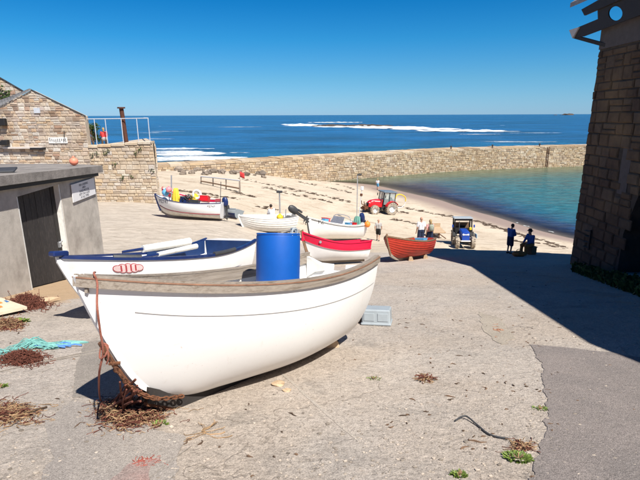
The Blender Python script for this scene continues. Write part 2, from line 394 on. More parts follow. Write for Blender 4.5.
# ------------------------------------------------------------------ ground
def sm(x, a, b):
    t = np.clip((x - a) / (b - a), 0, 1); return t * t * (3 - 2 * t)
def sinh_axis(a, b, n, k, c=0.0):
    lo, hi = math.asinh((a - c) / k), math.asinh((b - c) / k)
    return c + k * np.sinh(np.linspace(lo, hi, n))
def grid_obj(name, xs, ys, zf, mat, attrs=None):
    X, Y = np.meshgrid(xs, ys); Z = zf(X, Y)
    nx, ny = len(xs), len(ys)
    co = np.stack([X, Y, Z], -1).reshape(-1, 3)
    i = np.arange(ny - 1)[:, None] * nx + np.arange(nx - 1)[None, :]
    q = np.stack([i, i + 1, i + nx + 1, i + nx], -1).reshape(-1, 4)
    me = bpy.data.meshes.new(name); me.from_pydata(co.tolist(), [], q.tolist()); me.update()
    me.polygons.foreach_set('use_smooth', [True] * len(me.polygons))
    for an, fn in (attrs or {}).items():
        at = me.attributes.new(an, 'FLOAT', 'POINT'); at.data.foreach_set('value', fn(X, Y, Z).astype(np.float32).ravel())
    me.materials.append(mat); o = bpy.data.objects.new(name, me); COL.objects.link(o); return o
def attr(nt, name):
    a = N(nt, 'ShaderNodeAttribute', attribute_name=name); return a.outputs['Fac']

gmat, nt, b, out = newmat('slip_concrete_and_sand')
P = coords(nt, 'Position')
big = nz(nt, P, .55, 6, .6, .4); mid = nz(nt, P, 2.6, 8, .7, .3); fine = nz(nt, P, 22, 6, .75); spk = nz(nt, P, 85, 3, .8)
conc = mix(nt, ramp(nt, big, [(.38, 0), (.62, 1)]), (.462, .405, .352), (.385, .342, .302))
conc = mix(nt, ramp(nt, mid, [(.42, 0), (.66, .8)]), conc, (.505, .443, .385))
conc = mix(nt, ramp(nt, nz(nt, P, 1.1, 7, .7, .8), [(.58, 0), (.72, .6)]), conc, (.29, .24, .195))
conc = mix(nt, ramp(nt, nz(nt, P, 4.5, 7, .7, .8), [(.60, 0), (.72, .4)]), conc, (.36, .26, .19))
conc = mix(nt, ramp(nt, nz(nt, P, .33, 4, .6, .6), [(.46, 0), (.60, .5)]), conc, (.445, .365, .292))
conc = mix(nt, ramp(nt, nz(nt, P, .75, 5, .65, 1.0), [(.58, 0), (.66, .45)]), conc, (.24, .215, .19))
conc = mix(nt, 1.0, conc, ramp(nt, fine, [(.36, .72), (.5, 1.0), (.64, 1.15)]), 'MULTIPLY')
conc = mix(nt, 1.0, conc, ramp(nt, spk, [(.34, .50), (.46, .95), (.56, 1.04), (.68, 1.45)]), 'MULTIPLY')
pits = math_(nt, 'MULTIPLY', ramp(nt, nz(nt, coords(nt, 'Position', (1, 1, 1)), 13, 4, .6, .6), [(.60, 0), (.66, 1)]), ramp(nt, mid, [(.40, 0), (.58, 1)]))
conc = mix(nt, math_(nt, 'MULTIPLY', pits, .4), conc, (.20, .165, .135))
rough_ = nz(nt, coords(nt, 'Position', (1, 1.1, 1.1)), 2.6, 9, .76, .5)
conc = mix(nt, ramp(nt, rough_, [(.55, 0), (.68, .4)]), conc, (.32, .27, .225))
vo = N(nt, 'ShaderNodeTexVoronoi', feature='DISTANCE_TO_EDGE'); vo.inputs['Scale'].default_value = .42
dn = N(nt, 'ShaderNodeTexNoise'); dn.inputs['Scale'].default_value = 1.6; dn.inputs['Detail'].default_value = 6; L(nt, P, dn.inputs['Vector'])
dv = N(nt, 'ShaderNodeVectorMath'); dv.operation = 'MULTIPLY_ADD'; L(nt, dn.outputs['Color'], dv.inputs[0]); dv.inputs[1].default_value = (1.3, 1.3, 1.3); L(nt, P, dv.inputs[2])
L(nt, dv.outputs[0], vo.inputs['Vector'])
crack = math_(nt, 'MULTIPLY', ramp(nt, vo.outputs['Distance'], [(0.0, 1.0), (.008, 0.0)]), ramp(nt, nz(nt, P, .9, 3), [(.45, 0), (.55, 1)]))
conc = mix(nt, math_(nt, 'MULTIPLY', crack, .35), conc, (.17, .135, .105))
# ridged rock look of the older upper slip
ridge = nz(nt, coords(nt, 'Position', (.6, 2.2, 2.2)), 1.5, 9, .72, 1.2)
rockc = mix(nt, ramp(nt, ridge, [(.36, 0), (.5, .6), (.62, 1)]), (.34, .29, .235), (.56, .49, .41))
conc = mix(nt, attr(nt, 'rocky'), conc, rockc)
sandn = nz(nt, P, .35, 6, .6, .5)
sand = mix(nt, ramp(nt, sandn, [(.4, 0), (.65, 1)]), (.575, .488, .38), (.495, .412, .315))
sand = mix(nt, 1.0, sand, ramp(nt, nz(nt, P, 5, 6, .7), [(.3, .86), (.7, 1.1)]), 'MULTIPLY')
wd = nz(nt, coords(nt, 'Position', (.5, 1.1, 1)), .8, 8, .75, .7)
sand = mix(nt, ramp(nt, wd, [(.53, 0), (.63, .65)]), sand, (.29, .215, .145))
edge = nz(nt, P, .5, 6, .65)
sm_ = ramp(nt, math_(nt, 'ADD', attr(nt, 'sand'), math_(nt, 'MULTIPLY', math_(nt, 'SUBTRACT', edge, .5), .9)), [(.42, 0), (.58, 1)])
dust = ramp(nt, math_(nt, 'ADD', attr(nt, 'dust'), math_(nt, 'MULTIPLY', math_(nt, 'SUBTRACT', mid, .5), 1.2)), [(.45, 0), (.7, .75)])
conc = mix(nt, dust, conc, (.44, .29, .155))
c = mix(nt, sm_, conc, sand)
c = mix(nt, attr(nt, 'wet'), c, (.30, .225, .185))
c = mix(nt, attr(nt, 'under'), c, (.22, .18, .13))
L(nt, c, b.inputs['Base Color']); b.inputs['Specular IOR Level'].default_value = .15
L(nt, math_(nt, 'SUBTRACT', .95, math_(nt, 'MULTIPLY', attr(nt, 'wet'), .45)), b.inputs['Roughness'])
hgt = math_(nt, 'ADD', math_(nt, 'MULTIPLY', fine, .5), math_(nt, 'ADD', math_(nt, 'MULTIPLY', mid, 1.2), math_(nt, 'MULTIPLY', spk, .22)))
hgt = math_(nt, 'SUBTRACT', hgt, math_(nt, 'ADD', math_(nt, 'MULTIPLY', crack, .3), math_(nt, 'MULTIPLY', pits, .35)))
hgt = math_(nt, 'ADD', hgt, math_(nt, 'MULTIPLY', rough_, 1.3))
hgt = math_(nt, 'ADD', hgt, math_(nt, 'MULTIPLY', math_(nt, 'MULTIPLY', ridge, attr(nt, 'rocky')), 4.0))
bump(nt, b, hgt, .7, .045)
def a_sand(X, Y, Z):
    yb = np.where(X > 5.5, slip_edge(X) + .6, 26.0 + np.clip(-X, -5.5, 14) * .75); wd_ = np.where(X > 5.5, 1.2, 3.5)
    return sm((Y - yb) / wd_, -1, 1)
def a_rocky(X, Y, Z): return sm(-X, 1.0, 5.0) * sm(Y, 11, 17) * (1 - sm(Y, 34, 42)) * .85 + .75 * sm(-X, 9, 14) * sm(Y, 44, 56)
def a_wet(X, Y, Z): return (1 - sm(Z, .22, .62)) * sm(Y, 30, 40)
def a_under(X, Y, Z): return 1 - sm(Z, -.5, .0)
def a_dust(X, Y, Z): return sm(-X, 4.2, 6.2) * sm(Y, 7.5, 9.5) * (1 - sm(Y, 13, 17)) + sm(X, 4.4, 6.0) * (1 - sm(X, 7.0, 9.0)) * sm(Y, 4, 8) * .45
gxs = sinh_axis(-90, 100, 300, 6); gys = sinh_axis(-25, 170, 320, 8, 5)
ground = struct(grid_obj('ground', gxs, gys, gza, gmat, {'sand': a_sand, 'rocky': a_rocky, 'wet': a_wet, 'under': a_under, 'dust': a_dust}))

def patch(name, poly_px, mat, lift, jag=.03, seed=1):
    """sheet laid on the slip, outline given by photo pixels, edges roughened"""
    rnd = random.Random(seed); pts = []
    W = [gp(*p) for p in poly_px]
    for i in range(len(W)):
        a, b_ = W[i], W[(i + 1) % len(W)]; n = max(2, int((b_ - a).length / .03))
        for k in range(n):
            q = a.lerp(b_, k / n); e_ = Vector((mn.noise(Vector((q.x * 5, q.y * 5, seed))) + .5 * mn.noise(Vector((q.x * 17, q.y * 17, seed))), mn.noise(Vector((q.x * 5, q.y * 5, seed + 9))) + .5 * mn.noise(Vector((q.x * 17, q.y * 17, seed + 9))), 0)) * jag * 1.6; pts.append((q.x + e_.x, q.y + e_.y))
    bm = bmesh.new(); vs = [bm.verts.new((x, y, gz(x, y) + lift)) for x, y in pts]
    f = bm.faces.new(vs); bmesh.ops.triangulate(bm, faces=[f])
    skirt = [bm.verts.new((x, y, gz(x, y) - .02)) for x, y in pts]
    for i in range(len(vs)): bm.faces.new((vs[i], vs[(i + 1) % len(vs)], skirt[(i + 1) % len(vs)], skirt[i]))
    bmesh.ops.recalc_face_normals(bm, faces=bm.faces)
    me = bpy.data.meshes.new(name); bm.to_mesh(me); bm.free(); me.materials.append(mat)
    o = bpy.data.objects.new(name, me); COL.objects.link(o); return struct(o)
def ground_like(name, c1, c2, c3, sc=1.0):
    m, nt, b, o = newmat(name); P = coords(nt, 'Position')
    c = mix(nt, ramp(nt, nz(nt, P, 1.3 * sc, 7, .65, .5), [(.4, 0), (.62, 1)]), c1, c2)
    c = mix(nt, ramp(nt, nz(nt, P, 5 * sc, 7, .7), [(.58, 0), (.75, .6)]), c, c3)
    sp = nz(nt, P, 95, 3, .85)
    c = mix(nt, 1.0, c, ramp(nt, sp, [(.34, .45), (.46, .92), (.56, 1.06), (.68, 1.6)]), 'MULTIPLY')
    fi = nz(nt, P, 26, 5, .75)
    c = mix(nt, 1.0, c, ramp(nt, fi, [(.3, .8), (.7, 1.15)]), 'MULTIPLY')
    L(nt, c, b.inputs['Base Color']); b.inputs['Roughness'].default_value = .93; b.inputs['Specular IOR Level'].default_value = .15
    bump(nt, b, math_(nt, 'ADD', sp, fi), .7, .02); return m
asph = ground_like('worn_asphalt', (.295, .255, .235), (.25, .22, .205), (.36, .31, .27))
grey1 = ground_like('grey_cement_patch', (.345, .305, .265), (.295, .262, .23), (.40, .35, .30))
grey2 = ground_like('smooth_grey_slab', (.40, .355, .315), (.36, .32, .288), (.45, .39, .34))
redst = ground_like('red_stained_cement', (.40, .27, .24), (.36, .29, .26), (.40, .20, .165))
patch('asphalt_patch', [(531, 345), (560, 347), (600, 352), (646, 358), (760, 370), (1000, 410), (1000, 640), (640, 700), (520, 640), (527, 500), (531, 470), (541, 445), (547, 425), (549, 402), (541, 385), (541, 368)], asph, .007, .03)
patch('joint_line', [(276, 369.5), (278, 369.5), (330, 415), (361, 441), (358, 441.5), (327, 416)], ground_like('pale_joint_mortar', (.50, .44, .38), (.44, .39, .33), (.52, .46, .4)), .003, .006)
patch('cement_patch', [(85, 342), (128, 338), (126, 368), (116, 396), (72, 398), (76, 368)], grey1, .006, .012)
patch('grey_slab', [(46, 420), (72, 402), (130, 412), (150, 428), (185, 436), (170, 500), (30, 500), (52, 462)], grey2, .005, .03)
patch('red_stain', [(112, 478), (132, 464), (158, 459), (150, 470), (140, 500), (98, 500)], redst, .010, .03)
patch('slip_edge', [(478, 312), (500, 318), (516, 338), (500, 345), (484, 332)], ground_like('pale_worn_cement', (.45, .39, .32), (.38, .33, .27), (.5, .42, .34)), .006, .03)

# ------------------------------------------------------------------ sea
wm, nt, b, out = newmat('sea_water')
P = coords(nt, 'Position'); dep = attr(nt, 'depth'); har = attr(nt, 'harbour')
dd = math_(nt, 'ADD', dep, math_(nt, 'MULTIPLY', math_(nt, 'SUBTRACT', nz(nt, P, .18, 5, .65), .5), .9))
hc = ramp(nt, math_(nt, 'DIVIDE', dd, 3.0), [(0, (.05, .04, .045)), (.06, (.022, .022, .045)), (.19, (.012, .035, .085)), (.31, (.012, .082, .125)), (.52, (.018, .115, .135)), (.75, (.03, .115, .11)), (1.0, (.03, .095, .095))])
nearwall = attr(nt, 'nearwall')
hc = mix(nt, nearwall, hc, (.12, .13, .075))  # greenish brown tint paints in the wall's reflection over the sandy shallows
sc_ = mix(nt, ramp(nt, nz(nt, coords(nt, 'Position', (.0022, .006, 1)), 1.0, 6, .65, .6), [(.38, 0), (.64, 1)]), (.003, .040, .125), (.004, .062, .168))
sc_ = mix(nt, attr(nt, 'inshore'), sc_, (.005, .085, .105))
ww = nz(nt, coords(nt, 'Position', (.012, .022, 1)), 1.0, 10, .8, .6)
sc_ = mix(nt, 1.0, sc_, ramp(nt, ww, [(.41, .4), (.5, 1.0), (.59, 1.65)]), 'MULTIPLY')
w2 = nz(nt, coords(nt, 'Position', (.0015, .0028, 1)), 1.0, 8, .75, .5)
sc_ = mix(nt, 1.0, sc_, ramp(nt, w2, [(.40, .75), (.5, 1.0), (.62, 1.3)]), 'MULTIPLY')
hw = nz(nt, coords(nt, 'Position', (.45, 1.3, 1)), 1.0, 6, .7, .4)
hc = mix(nt, 1.0, hc, ramp(nt, hw, [(.38, .62), (.5, 1.0), (.62, 1.4)]), 'MULTIPLY')
cc = mix(nt, har, sc_, hc)
caps = math_(nt, 'MULTIPLY', ramp(nt, nz(nt, coords(nt, 'Position', (.035, .012, 1)), 1.0, 9, .7, .3), [(.665, 0), (.70, .8)]), math_(nt, 'SUBTRACT', 1.0, har))
cc = mix(nt, caps, cc, (.6, .68, .72))
L(nt, cc, b.inputs['Base Color'])
b.inputs['Roughness'].default_value = .22; b.inputs['Specular IOR Level'].default_value = .28; b.inputs['IOR'].default_value = 1.33
tr = N(nt, 'ShaderNodeBsdfTransparent'); tr.inputs[0].default_value = (.75, .8, .8, 1)
ms = N(nt, 'ShaderNodeMixShader')
L(nt, ramp(nt, dep, [(0.0, .0), (.08, .35), (.5, 1.0)]), ms.inputs[0]); L(nt, tr.outputs[0], ms.inputs[1]); L(nt, b.outputs[0], ms.inputs[2]); L(nt, ms.outputs[0], out.inputs['Surface'])
wh = math_(nt, 'ADD', math_(nt, 'MULTIPLY', nz(nt, coords(nt, 'Position', (.3, .9, 1)), 1.6, 5, .6, .3), .5), math_(nt, 'MULTIPLY', nz(nt, coords(nt, 'Position', (.04, .11, 1)), 1.0, 4, .6), 2.5))
bump(nt, b, wh, .55, .5)
BW = [(-27, 73.5), (-19.3, 77), (-11.5, 81.5), (-3.6, 86), (13, 95.5), (30.5, 105), (46, 110), (62, 114), (80, 119)]
def bw_y(x): return np.interp(x, [p[0] for p in BW], [p[1] for p in BW])
def s_dep(X, Y, Z):
    g = gza(np.clip(X, -85, 95), np.clip(Y, 0, 165)); far = sm(np.hypot(X, Y), 120, 200)
    d = -g * (1 - far) + 8 * far; return np.clip(d, 0, 10)
def s_har(X, Y, Z): return np.where((Y < bw_y(X) + 3) & (X > -10), 1.0, 0.0)
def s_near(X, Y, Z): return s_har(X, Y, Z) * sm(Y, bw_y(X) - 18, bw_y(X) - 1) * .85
def s_insh(X, Y, Z): return (1 - s_har(X, Y, Z)) * (1 - sm(Y - bw_y(X), 20, 130)) * .8
sxs = np.concatenate([-np.geomspace(60000, 151, 60), np.linspace(-150, 150, 180), np.geomspace(151, 60000, 60)])
sys_ = np.concatenate([np.linspace(25, 190, 190), np.geomspace(191, 60000, 110)])
sea = struct(grid_obj('sea', sxs, sys_, lambda X, Y: X * 0.0, wm, {'depth': s_dep, 'harbour': s_har, 'nearwall': s_near, 'inshore': s_insh}))

def foam(name, label, blobs, cell, hgt, dk=1.0):
    """broken white water: low lumpy sheet on the sea, thick in the middle of each patch and lacy towards its edge"""
    mb = MB(); D = []
    for bi_, (cx, cy, rx, ry) in enumerate(blobs):
        nx, ny = max(6, int(2 * rx / cell[0])), max(5, int(2 * ry / cell[1])); V = []; Fc = []
        for j in range(ny + 1):
            for i in range(nx + 1):
                x, y = cx - rx + 2 * rx * i / nx, cy - ry + 2 * ry * j / ny
                q = 1 - ((x - cx) / rx) ** 2 - ((y - cy) / ry) ** 2; q = max(0.0, q)
                D.append(min(1.0, q * 1.5) * dk); V.append((x, y, .05 + .012 * bi_ + hgt * q * max(0, mn.noise(Vector((x / cell[0] * .3, y / cell[1] * .3, 2))))))
        for j in range(ny):
            for i in range(nx): k = j * (nx + 1) + i; Fc.append((k, k + 1, k + nx + 2, k + nx + 1))
        mb.add(V, Fc)
    o = mb.build(name, 'foam', smooth='all'); at = o.data.attributes.new('dens', 'FLOAT', 'POINT'); at.data.foreach_set('value', np.array(D, np.float32))
    tag(o, label, 'foam', kind='stuff'); return o
def sea_px(px, py): return at_z(px, py, 0)
fb = []
for (px, py, rx, ry) in [(312, 125.5, 44, 34), (350, 126.5, 52, 44), (390, 127.5, 52, 40), (425, 129, 40, 26), (470, 131, 36, 20), (445, 131, 30, 14), (298, 124.5, 30, 24), (335, 122.5, 60, 20)]:
    p = sea_px(px, py); fb.append((p.x, p.y, rx * 1.1, ry * 1.5))
foam('reef_foam', 'white breaking water round the offshore reef', fb, (2.2, 2.2), 1.6, 1.2)
fb = []
for (px, py, rx, ry) in [(172, 152, 16, 11), (190, 154, 18, 13), (185, 158, 20, 10), (207, 159, 16, 9), (222, 158, 12, 6), (165, 160, 12, 8), (176, 149, 14, 8), (206, 149, 6, 3), (240, 153, 6, 2.5), (330, 155, 8, 2), (268, 160, 9, 2.5)]:
    p = sea_px(px, py); fb.append((p.x, p.y, rx, ry))
foam('surf_foam', 'white surf breaking on the shore behind the wall', fb, (.7, .7), .35, 1.06)
fb = []
for (px, py, rx, ry) in [(522, 142, 26, 4), (500, 141.5, 16, 3), (535, 133, 30, 8), (500, 131.5, 24, 8), (160, 139, 14, 4), (240, 127, 40, 12), (168, 131.5, 22, 6), (150, 133, 16, 6), (480, 134.5, 22, 6)]:
    p = sea_px(px, py); fb.append((p.x, p.y, rx, ry))
foam('wave_crest_foam', 'thin white wave crests out on the blue sea', fb, (1.5, .7), .2)
sw = MB()
for px in range(445, 572, 1):       # thin ripple of foam along the harbour's edge
    py = np.interp(px, [440, 480, 510, 540, 572], [203, 214, 221.5, 229, 238]) + .6 * math.sin(px * .35)
    p = at_z(px, py, .025)
    if mn.noise(Vector((px * .13, 0, 3))) > .12: sw.ball(p, .05 + .05 * random.random(), 6, (1.8, 1.2, .25))
tag(sw.build('ripple_foam', 'ripple'), 'thin line of ripples along the beach edge', 'foam', kind='stuff')

def rockmass(name, label, cat, px, py, w_, d_, h_, seed, mat='rock', group=None, n=18, kind=None, base=None, k=1):
    p = sea_px(px, py) if base is None else base
    rnd = random.Random(seed); mb = MB()
    for i in range(k):
        o = (0, 0) if k == 1 else (rnd.uniform(-.5, .5) * w_, rnd.uniform(-.5, .5) * d_)
        r = 1 if k == 1 else rnd.uniform(.15, .45)
        mb.ball((p.x + o[0], p.y + o[1], p.z - .1 * h_), 1, n, (w_ / 2 * r, d_ / 2 * r, h_ * (.6 + .6 * rnd.random()) * (1 if k == 1 else .8)), .55, seed + i)
    o = mb.build(name, mat, smooth='all'); tag(o, label, cat, group, kind); return o
rockmass('reef', 'long low dark rocky reef in the breaking waves', 'rock', 352, 126.2, 70, 26, 2.0, 5, k=26)
rockmass('islet', 'tiny dark rocky islet far out on the horizon', 'island', 567.5, 115.6, 150, 80, 24, 9, n=26, base=Vector((at_y(567.5, 115, 6000).x, 6000, 0)))
rockmass('islet', 'faint low rock beside the islet on the horizon', 'island', 556, 115.6, 50, 40, 6, 12, n=16, base=Vector((at_y(555.5, 115, 6000).x, 6000, 0)))

# ------------------------------------------------------------------ stone walls
def stone_wall(parent, org, ud, nd, umax, v0f, v1f, rowh, wid, dep, mat, seed, skip=None, limit=300, jit=.012, name='stone', gap=.012, curve=None):
    """coursed rubble: every stone a chamfered block standing proud of the mortar"""
    rnd = random.Random(seed); ud = Vector(ud).normalized(); nd = Vector(nd).normalized(); up = Vector((0, 0, 1)); org = Vector(org)
    stones = []
    vmin = min(v0f(u) for u in np.linspace(0, umax, 30)); vmax = max(v1f(u) for u in np.linspace(0, umax, 60))
    v = vmin
    while v < vmax:
        h = rnd.uniform(*rowh); u = -rnd.uniform(0, wid[1])
        while u < umax:
            w_ = rnd.uniform(*wid); sub = [(v, h)]
            if h > rowh[0] * 1.35 and rnd.random() < .35: k = rnd.uniform(.4, .6); sub = [(v, h * k), (v + h * k, h * (1 - k))]
            for (vv, hh) in sub:
                u0, u1 = max(u, 0), min(u + w_, umax)
                if u1 - u0 < .08: continue
                b0, b1 = max(vv, v0f(u0)), max(vv, v0f(u1)); t0, t1 = min(vv + hh, v1f(u0)), min(vv + hh, v1f(u1))
                if (t0 - b0) + (t1 - b1) < .2 or max(t0 - b0, t1 - b1) < .1: continue
                t0, t1 = max(t0, b0 + .03), max(t1, b1 + .03)
                if skip and skip((u0 + u1) / 2, (b0 + t1) / 2): continue
                stones.append((u0 + gap, u1 - gap, b0 + gap, b1 + gap, t0 - gap, t1 - gap))
            u += w_
        v += h
    rest = MB()
    order = sorted(stones, key=lambda s_: -(s_[1] - s_[0]) * (s_[4] - s_[2]))
    for i, (u0, u1, b0, b1, t0, t1) in enumerate(order):
        q = [(u0, b0), (u1, b1), (u1, t1), (u0, t0)]
        q = [(a + rnd.uniform(-jit, jit), c_ + rnd.uniform(-jit, jit)) for a, c_ in q]
        cu, cv = sum(a for a, _ in q) / 4, sum(c_ for _, c_ in q) / 4
        d = dep * rnd.uniform(.6, 1.25); c_h = min(.035, (u1 - u0) * .2, max(.01, (t0 - b0) * .2))
        def P3(a, v_, n_):
            if curve: return curve(a, v_, n_)
            return org + ud * a + up * v_ + nd * n_
        ins = [(a + (cu - a) * c_h * 2 / max(.05, u1 - u0), v_ + (cv - v_) * c_h * 2 / max(.05, t0 - b0)) for a, v_ in q]
        V = [P3(a, v_, -.03) for a, v_ in q] + [P3(a, v_, d - c_h * .8) for a, v_ in q] + [P3(a, v_, d + rnd.uniform(-.012, .012)) for a, v_ in ins]
        Fc = [(8, 9, 10, 11)] + [(r + k, r + (k + 1) % 4, r + 4 + (k + 1) % 4, r + 4 + k) for r in (0, 4) for k in range(4)]
        if i < limit:
            c0 = P3(cu, cv, 0); MB().add([p - c0 for p in V], Fc).build(name, mat, parent, loc=c0)
        else: rest.add(V, Fc)
    if rest.v:
        r_ = rest.build('small_stones', mat, parent); r_['kind'] = 'stuff'
    return len(stones)

# breakwater ----------------------------------------------------------
bwt = thing('breakwater', 'long curved granite breakwater wall enclosing the harbour', 'breakwater', (0, 0, 0))
BWs = smooth_pts([(x, y, 0) for x, y in BW], 8)
cum = [0]
for i in range(1, len(BWs)): cum.append(cum[-1] + (BWs[i] - BWs[i - 1]).length)
def bw_at(u):
    u = min(max(u, 0), cum[-1] - 1e-4); i = max(k for k in range(len(cum) - 1) if cum[k] <= u)
    t = (u - cum[i]) / (cum[i + 1] - cum[i]); p = BWs[i].lerp(BWs[i + 1], t); d = (BWs[i + 1] - BWs[i]).normalized()
    return p, d
def bw_top(u): p, d = bw_at(u); return float(np.interp(p.x, [-27, -19, -10, 0, 62, 80], [4.45, 4.55, 4.6, 4.65, 4.75, 4.75]))
def bw_curve(a, v_, n_):
    p, d = bw_at(a); nn = Vector((d.y, -d.x, 0)); return Vector((p.x, p.y, 0)) + nn * n_ + Vector((0, 0, v_))
core = MB(); ring = []
us = np.linspace(0, cum[-1], 80); V = []; Fc = []
for u in us:
    p, d = bw_at(u); nn = Vector((d.y, -d.x, 0)); t = bw_top(u) - .05
    for (n_, z) in ((0, -4), (0, t), (-5.2, t), (-5.6, -4)): V.append(p + nn * n_ + Vector((0, 0, z)))
for i in range(len(us) - 1):
    for k in range(3): Fc.append((i * 4 + k, i * 4 + k + 1, i * 4 + 5 + k, i * 4 + 4 + k))
core.add(V, Fc + [(0, 1, 2, 3), tuple(len(V) - 4 + k for k in range(4))]).build('core', 'mortar', bwt)
stone_wall(bwt, (0, 0, 0), (1, 0, 0), (0, -1, 0), cum[-1], lambda u: max(-.6, gz(*bw_at(u)[0].xy) - .2), lambda u: bw_top(u) - .28, (.28, .52), (.4, 1.05), .16, 'stone_break', 21, curve=bw_curve, limit=0, gap=.02)
cop = MB(); u = 0; rnd = random.Random(5)
while u < cum[-1] - .2:
    w_ = rnd.uniform(1.1, 2.2); z = bw_top(u); h = rnd.uniform(-.04, .05)
    V = [bw_curve(min(a, cum[-1]), z + (0.02 + h if tp else -.27), n_) for tp in (0, 1) for (a, n_) in ((u + .02, .14), (u + w_ - .02, .14), (u + w_ - .02, -2.3), (u + .02, -2.3))]
    cop.add(V, [(4, 5, 6, 7), (0, 1, 5, 4), (1, 2, 6, 5), (2, 3, 7, 6), (3, 0, 4, 7)])
    V = [bw_curve(min(a, cum[-1]), z + (-.01 + h if tp else -.27), n_) for tp in (0, 1) for (a, n_) in ((u + .02, -2.4), (u + w_ - .02, -2.4), (u + w_ - .02, -5.3), (u + .02, -5.3))]
    cop.add(V, [(4, 5, 6, 7), (0, 1, 5, 4), (1, 2, 6, 5), (2, 3, 7, 6), (3, 0, 4, 7)])
    u += w_
o = cop.build('coping_stones', 'stone_break', bwt); o['kind'] = 'stuff'
lad = MB()
p0 = at_y(548, 166, bw_y(52)); 
def on_bw(px, v_, n_=.2):
    best = min(np.linspace(0, cum[-1], 900), key=lambda u: abs((lambda q: 320 + F * q.x / (q.y * math.cos(PITCH) + (CAMZ - 3) * math.sin(PITCH)))(bw_at(u)[0]) - px))
    return bw_curve(best, v_, n_)
for dx in (-.25, .25): 
    a = on_bw(547, 0.1, .25) + Vector((dx, 0, 0)); lad.tube([a, a + Vector((0, 0, 4.6))], .06, 6)
for k in range(11): a = on_bw(547, .5 + k * .4, .25); lad.tube([a - Vector((.25, 0, 0)), a + Vector((.25, 0, 0))], .04, 6)
lad.build('ladder', 'rust', bwt)
for i, (px, nm, lb) in enumerate([(494, 'mooring_bollard', 'small dark bollard on breakwater top, middle of three'), (541, 'mooring_bollard', 'small dark bollard near breakwater ladder, rightmost of three'), (453, 'mooring_bollard', 'small dark bollard on breakwater top, leftmost of three')]):
    p = on_bw(px, bw_top(70) + .02, -.9); b_ = thing(nm, lb, 'bollard', p, group='bollards on the breakwater')
    MB().lathe([(0, 0), (.2, 0), (.2, .08), (.13, .12), (.12, .5), (.2, .56), (.2, .66), (.1, .72), (0, .72)], 12).build('post', 'darkgrey', b_, True)
    MB().tube([(-.3, 0, .4), (.3, 0, .4)], .05, 8).build('cross_bar', 'darkgrey', b_)
# boulders at the root of the breakwater -------------------------------
rnd = random.Random(4); bi = 0
for (px, py, s) in [(187, 166, 1.5), (197, 169, 1.1), (192, 172, .9), (205, 165, 1.3), (213, 171, 1.2), (226, 165.5, 2.0), (240, 168.5, 2.1), (222, 172, 1.0), (252, 169, 1.7), (233, 172.5, 1.0), (261, 173.5, 1.5), (246, 174, 1.1), (205, 173, 1.0), (179, 169, 1.2), (183, 173, .8), (216, 166, .9), (272, 174, 1.0), (176, 164, 1.3), (169, 167, 1.1), (199, 163.5, 1.0)]:
    p = gp(px, py + 1.5); mb = MB(); mb.ball((0, 0, 0), s * .55, 12, (rnd.uniform(.9, 1.4), .9, rnd.uniform(.55, .8)), .5, bi + 2)
    o = mb.build('boulder', 'boulder', loc=(p.x, p.y, p.z + s * .12))
    o.rotation_euler = (0, 0, rnd.uniform(0, 6)); tag(o, 'brown boulder among the rocks at the landward end of the breakwater', 'boulder', 'boulders by the breakwater root'); bi += 1
for k_ in range(40):
    px = 160 + 118 * rnd.random(); py = np.interp(px, [160, 200, 240, 280], [167, 169.5, 171, 175.5]) + rnd.gauss(0, 2.2); s = rnd.uniform(.35, .95)
    p = gp(px, py + 1); mb = MB(); mb.ball((0, 0, 0), s * .55, 9, (rnd.uniform(.9, 1.4), .9, rnd.uniform(.55, .8)), .5, bi + 2)
    o = mb.build('boulder', 'boulder', loc=(p.x, p.y, p.z + s * .12)); o.rotation_euler = (0, 0, rnd.uniform(0, 6))
    tag(o, 'brown boulder among the rocks at the landward end of the breakwater', 'boulder', 'boulders by the breakwater root'); bi += 1
# strand lines of dry weed and debris on the sand ------------------------
sl = MB(); rnd = random.Random(8)
lines = [[(236, 178), (262, 183), (290, 189), (320, 195), (352, 203)], [(262, 187), (285, 193), (312, 198), (340, 204)], [(296, 181), (330, 188), (352, 193)], [(228, 190), (242, 194), (256, 197)], [(256, 206), (268, 209), (276, 210)],
         [(392, 205), (420, 211), (445, 216), (480, 222), (512, 232), (560, 246)], [(390, 219), (402, 221), (416, 224)], [(484, 224), (500, 229), (530, 238)], [(178, 190), (210, 195), (240, 199)], [(395, 211), (408, 213)], [(512, 241), (540, 244), (566, 248)], [(330, 183), (342, 185), (356, 190)]]
for ln in lines:
    for i in range(len(ln) - 1):
        a, b_ = ln[i], ln[i + 1]; n = int(math.dist(a, b_) * 1.5)
        for k in range(n):
            if mn.noise(Vector((a[0] * .11 + k * .17, a[1] * .3, 1))) < -.08: continue
            t = rnd.random(); p = gp(a[0] + (b_[0] - a[0]) * t + rnd.gauss(0, 1), a[1] + (b_[1] - a[1]) * t + rnd.gauss(0, .55))
            s = rnd.uniform(.06, .2); sl.ball((p.x, p.y, p.z), s, 6, (rnd.uniform(1, 2.4), 1, .35), .6, k)
tag(sl.build('strandline_weed', 'weed'), 'dark lines of dry seaweed strewn across the sand', 'seaweed', kind='stuff')

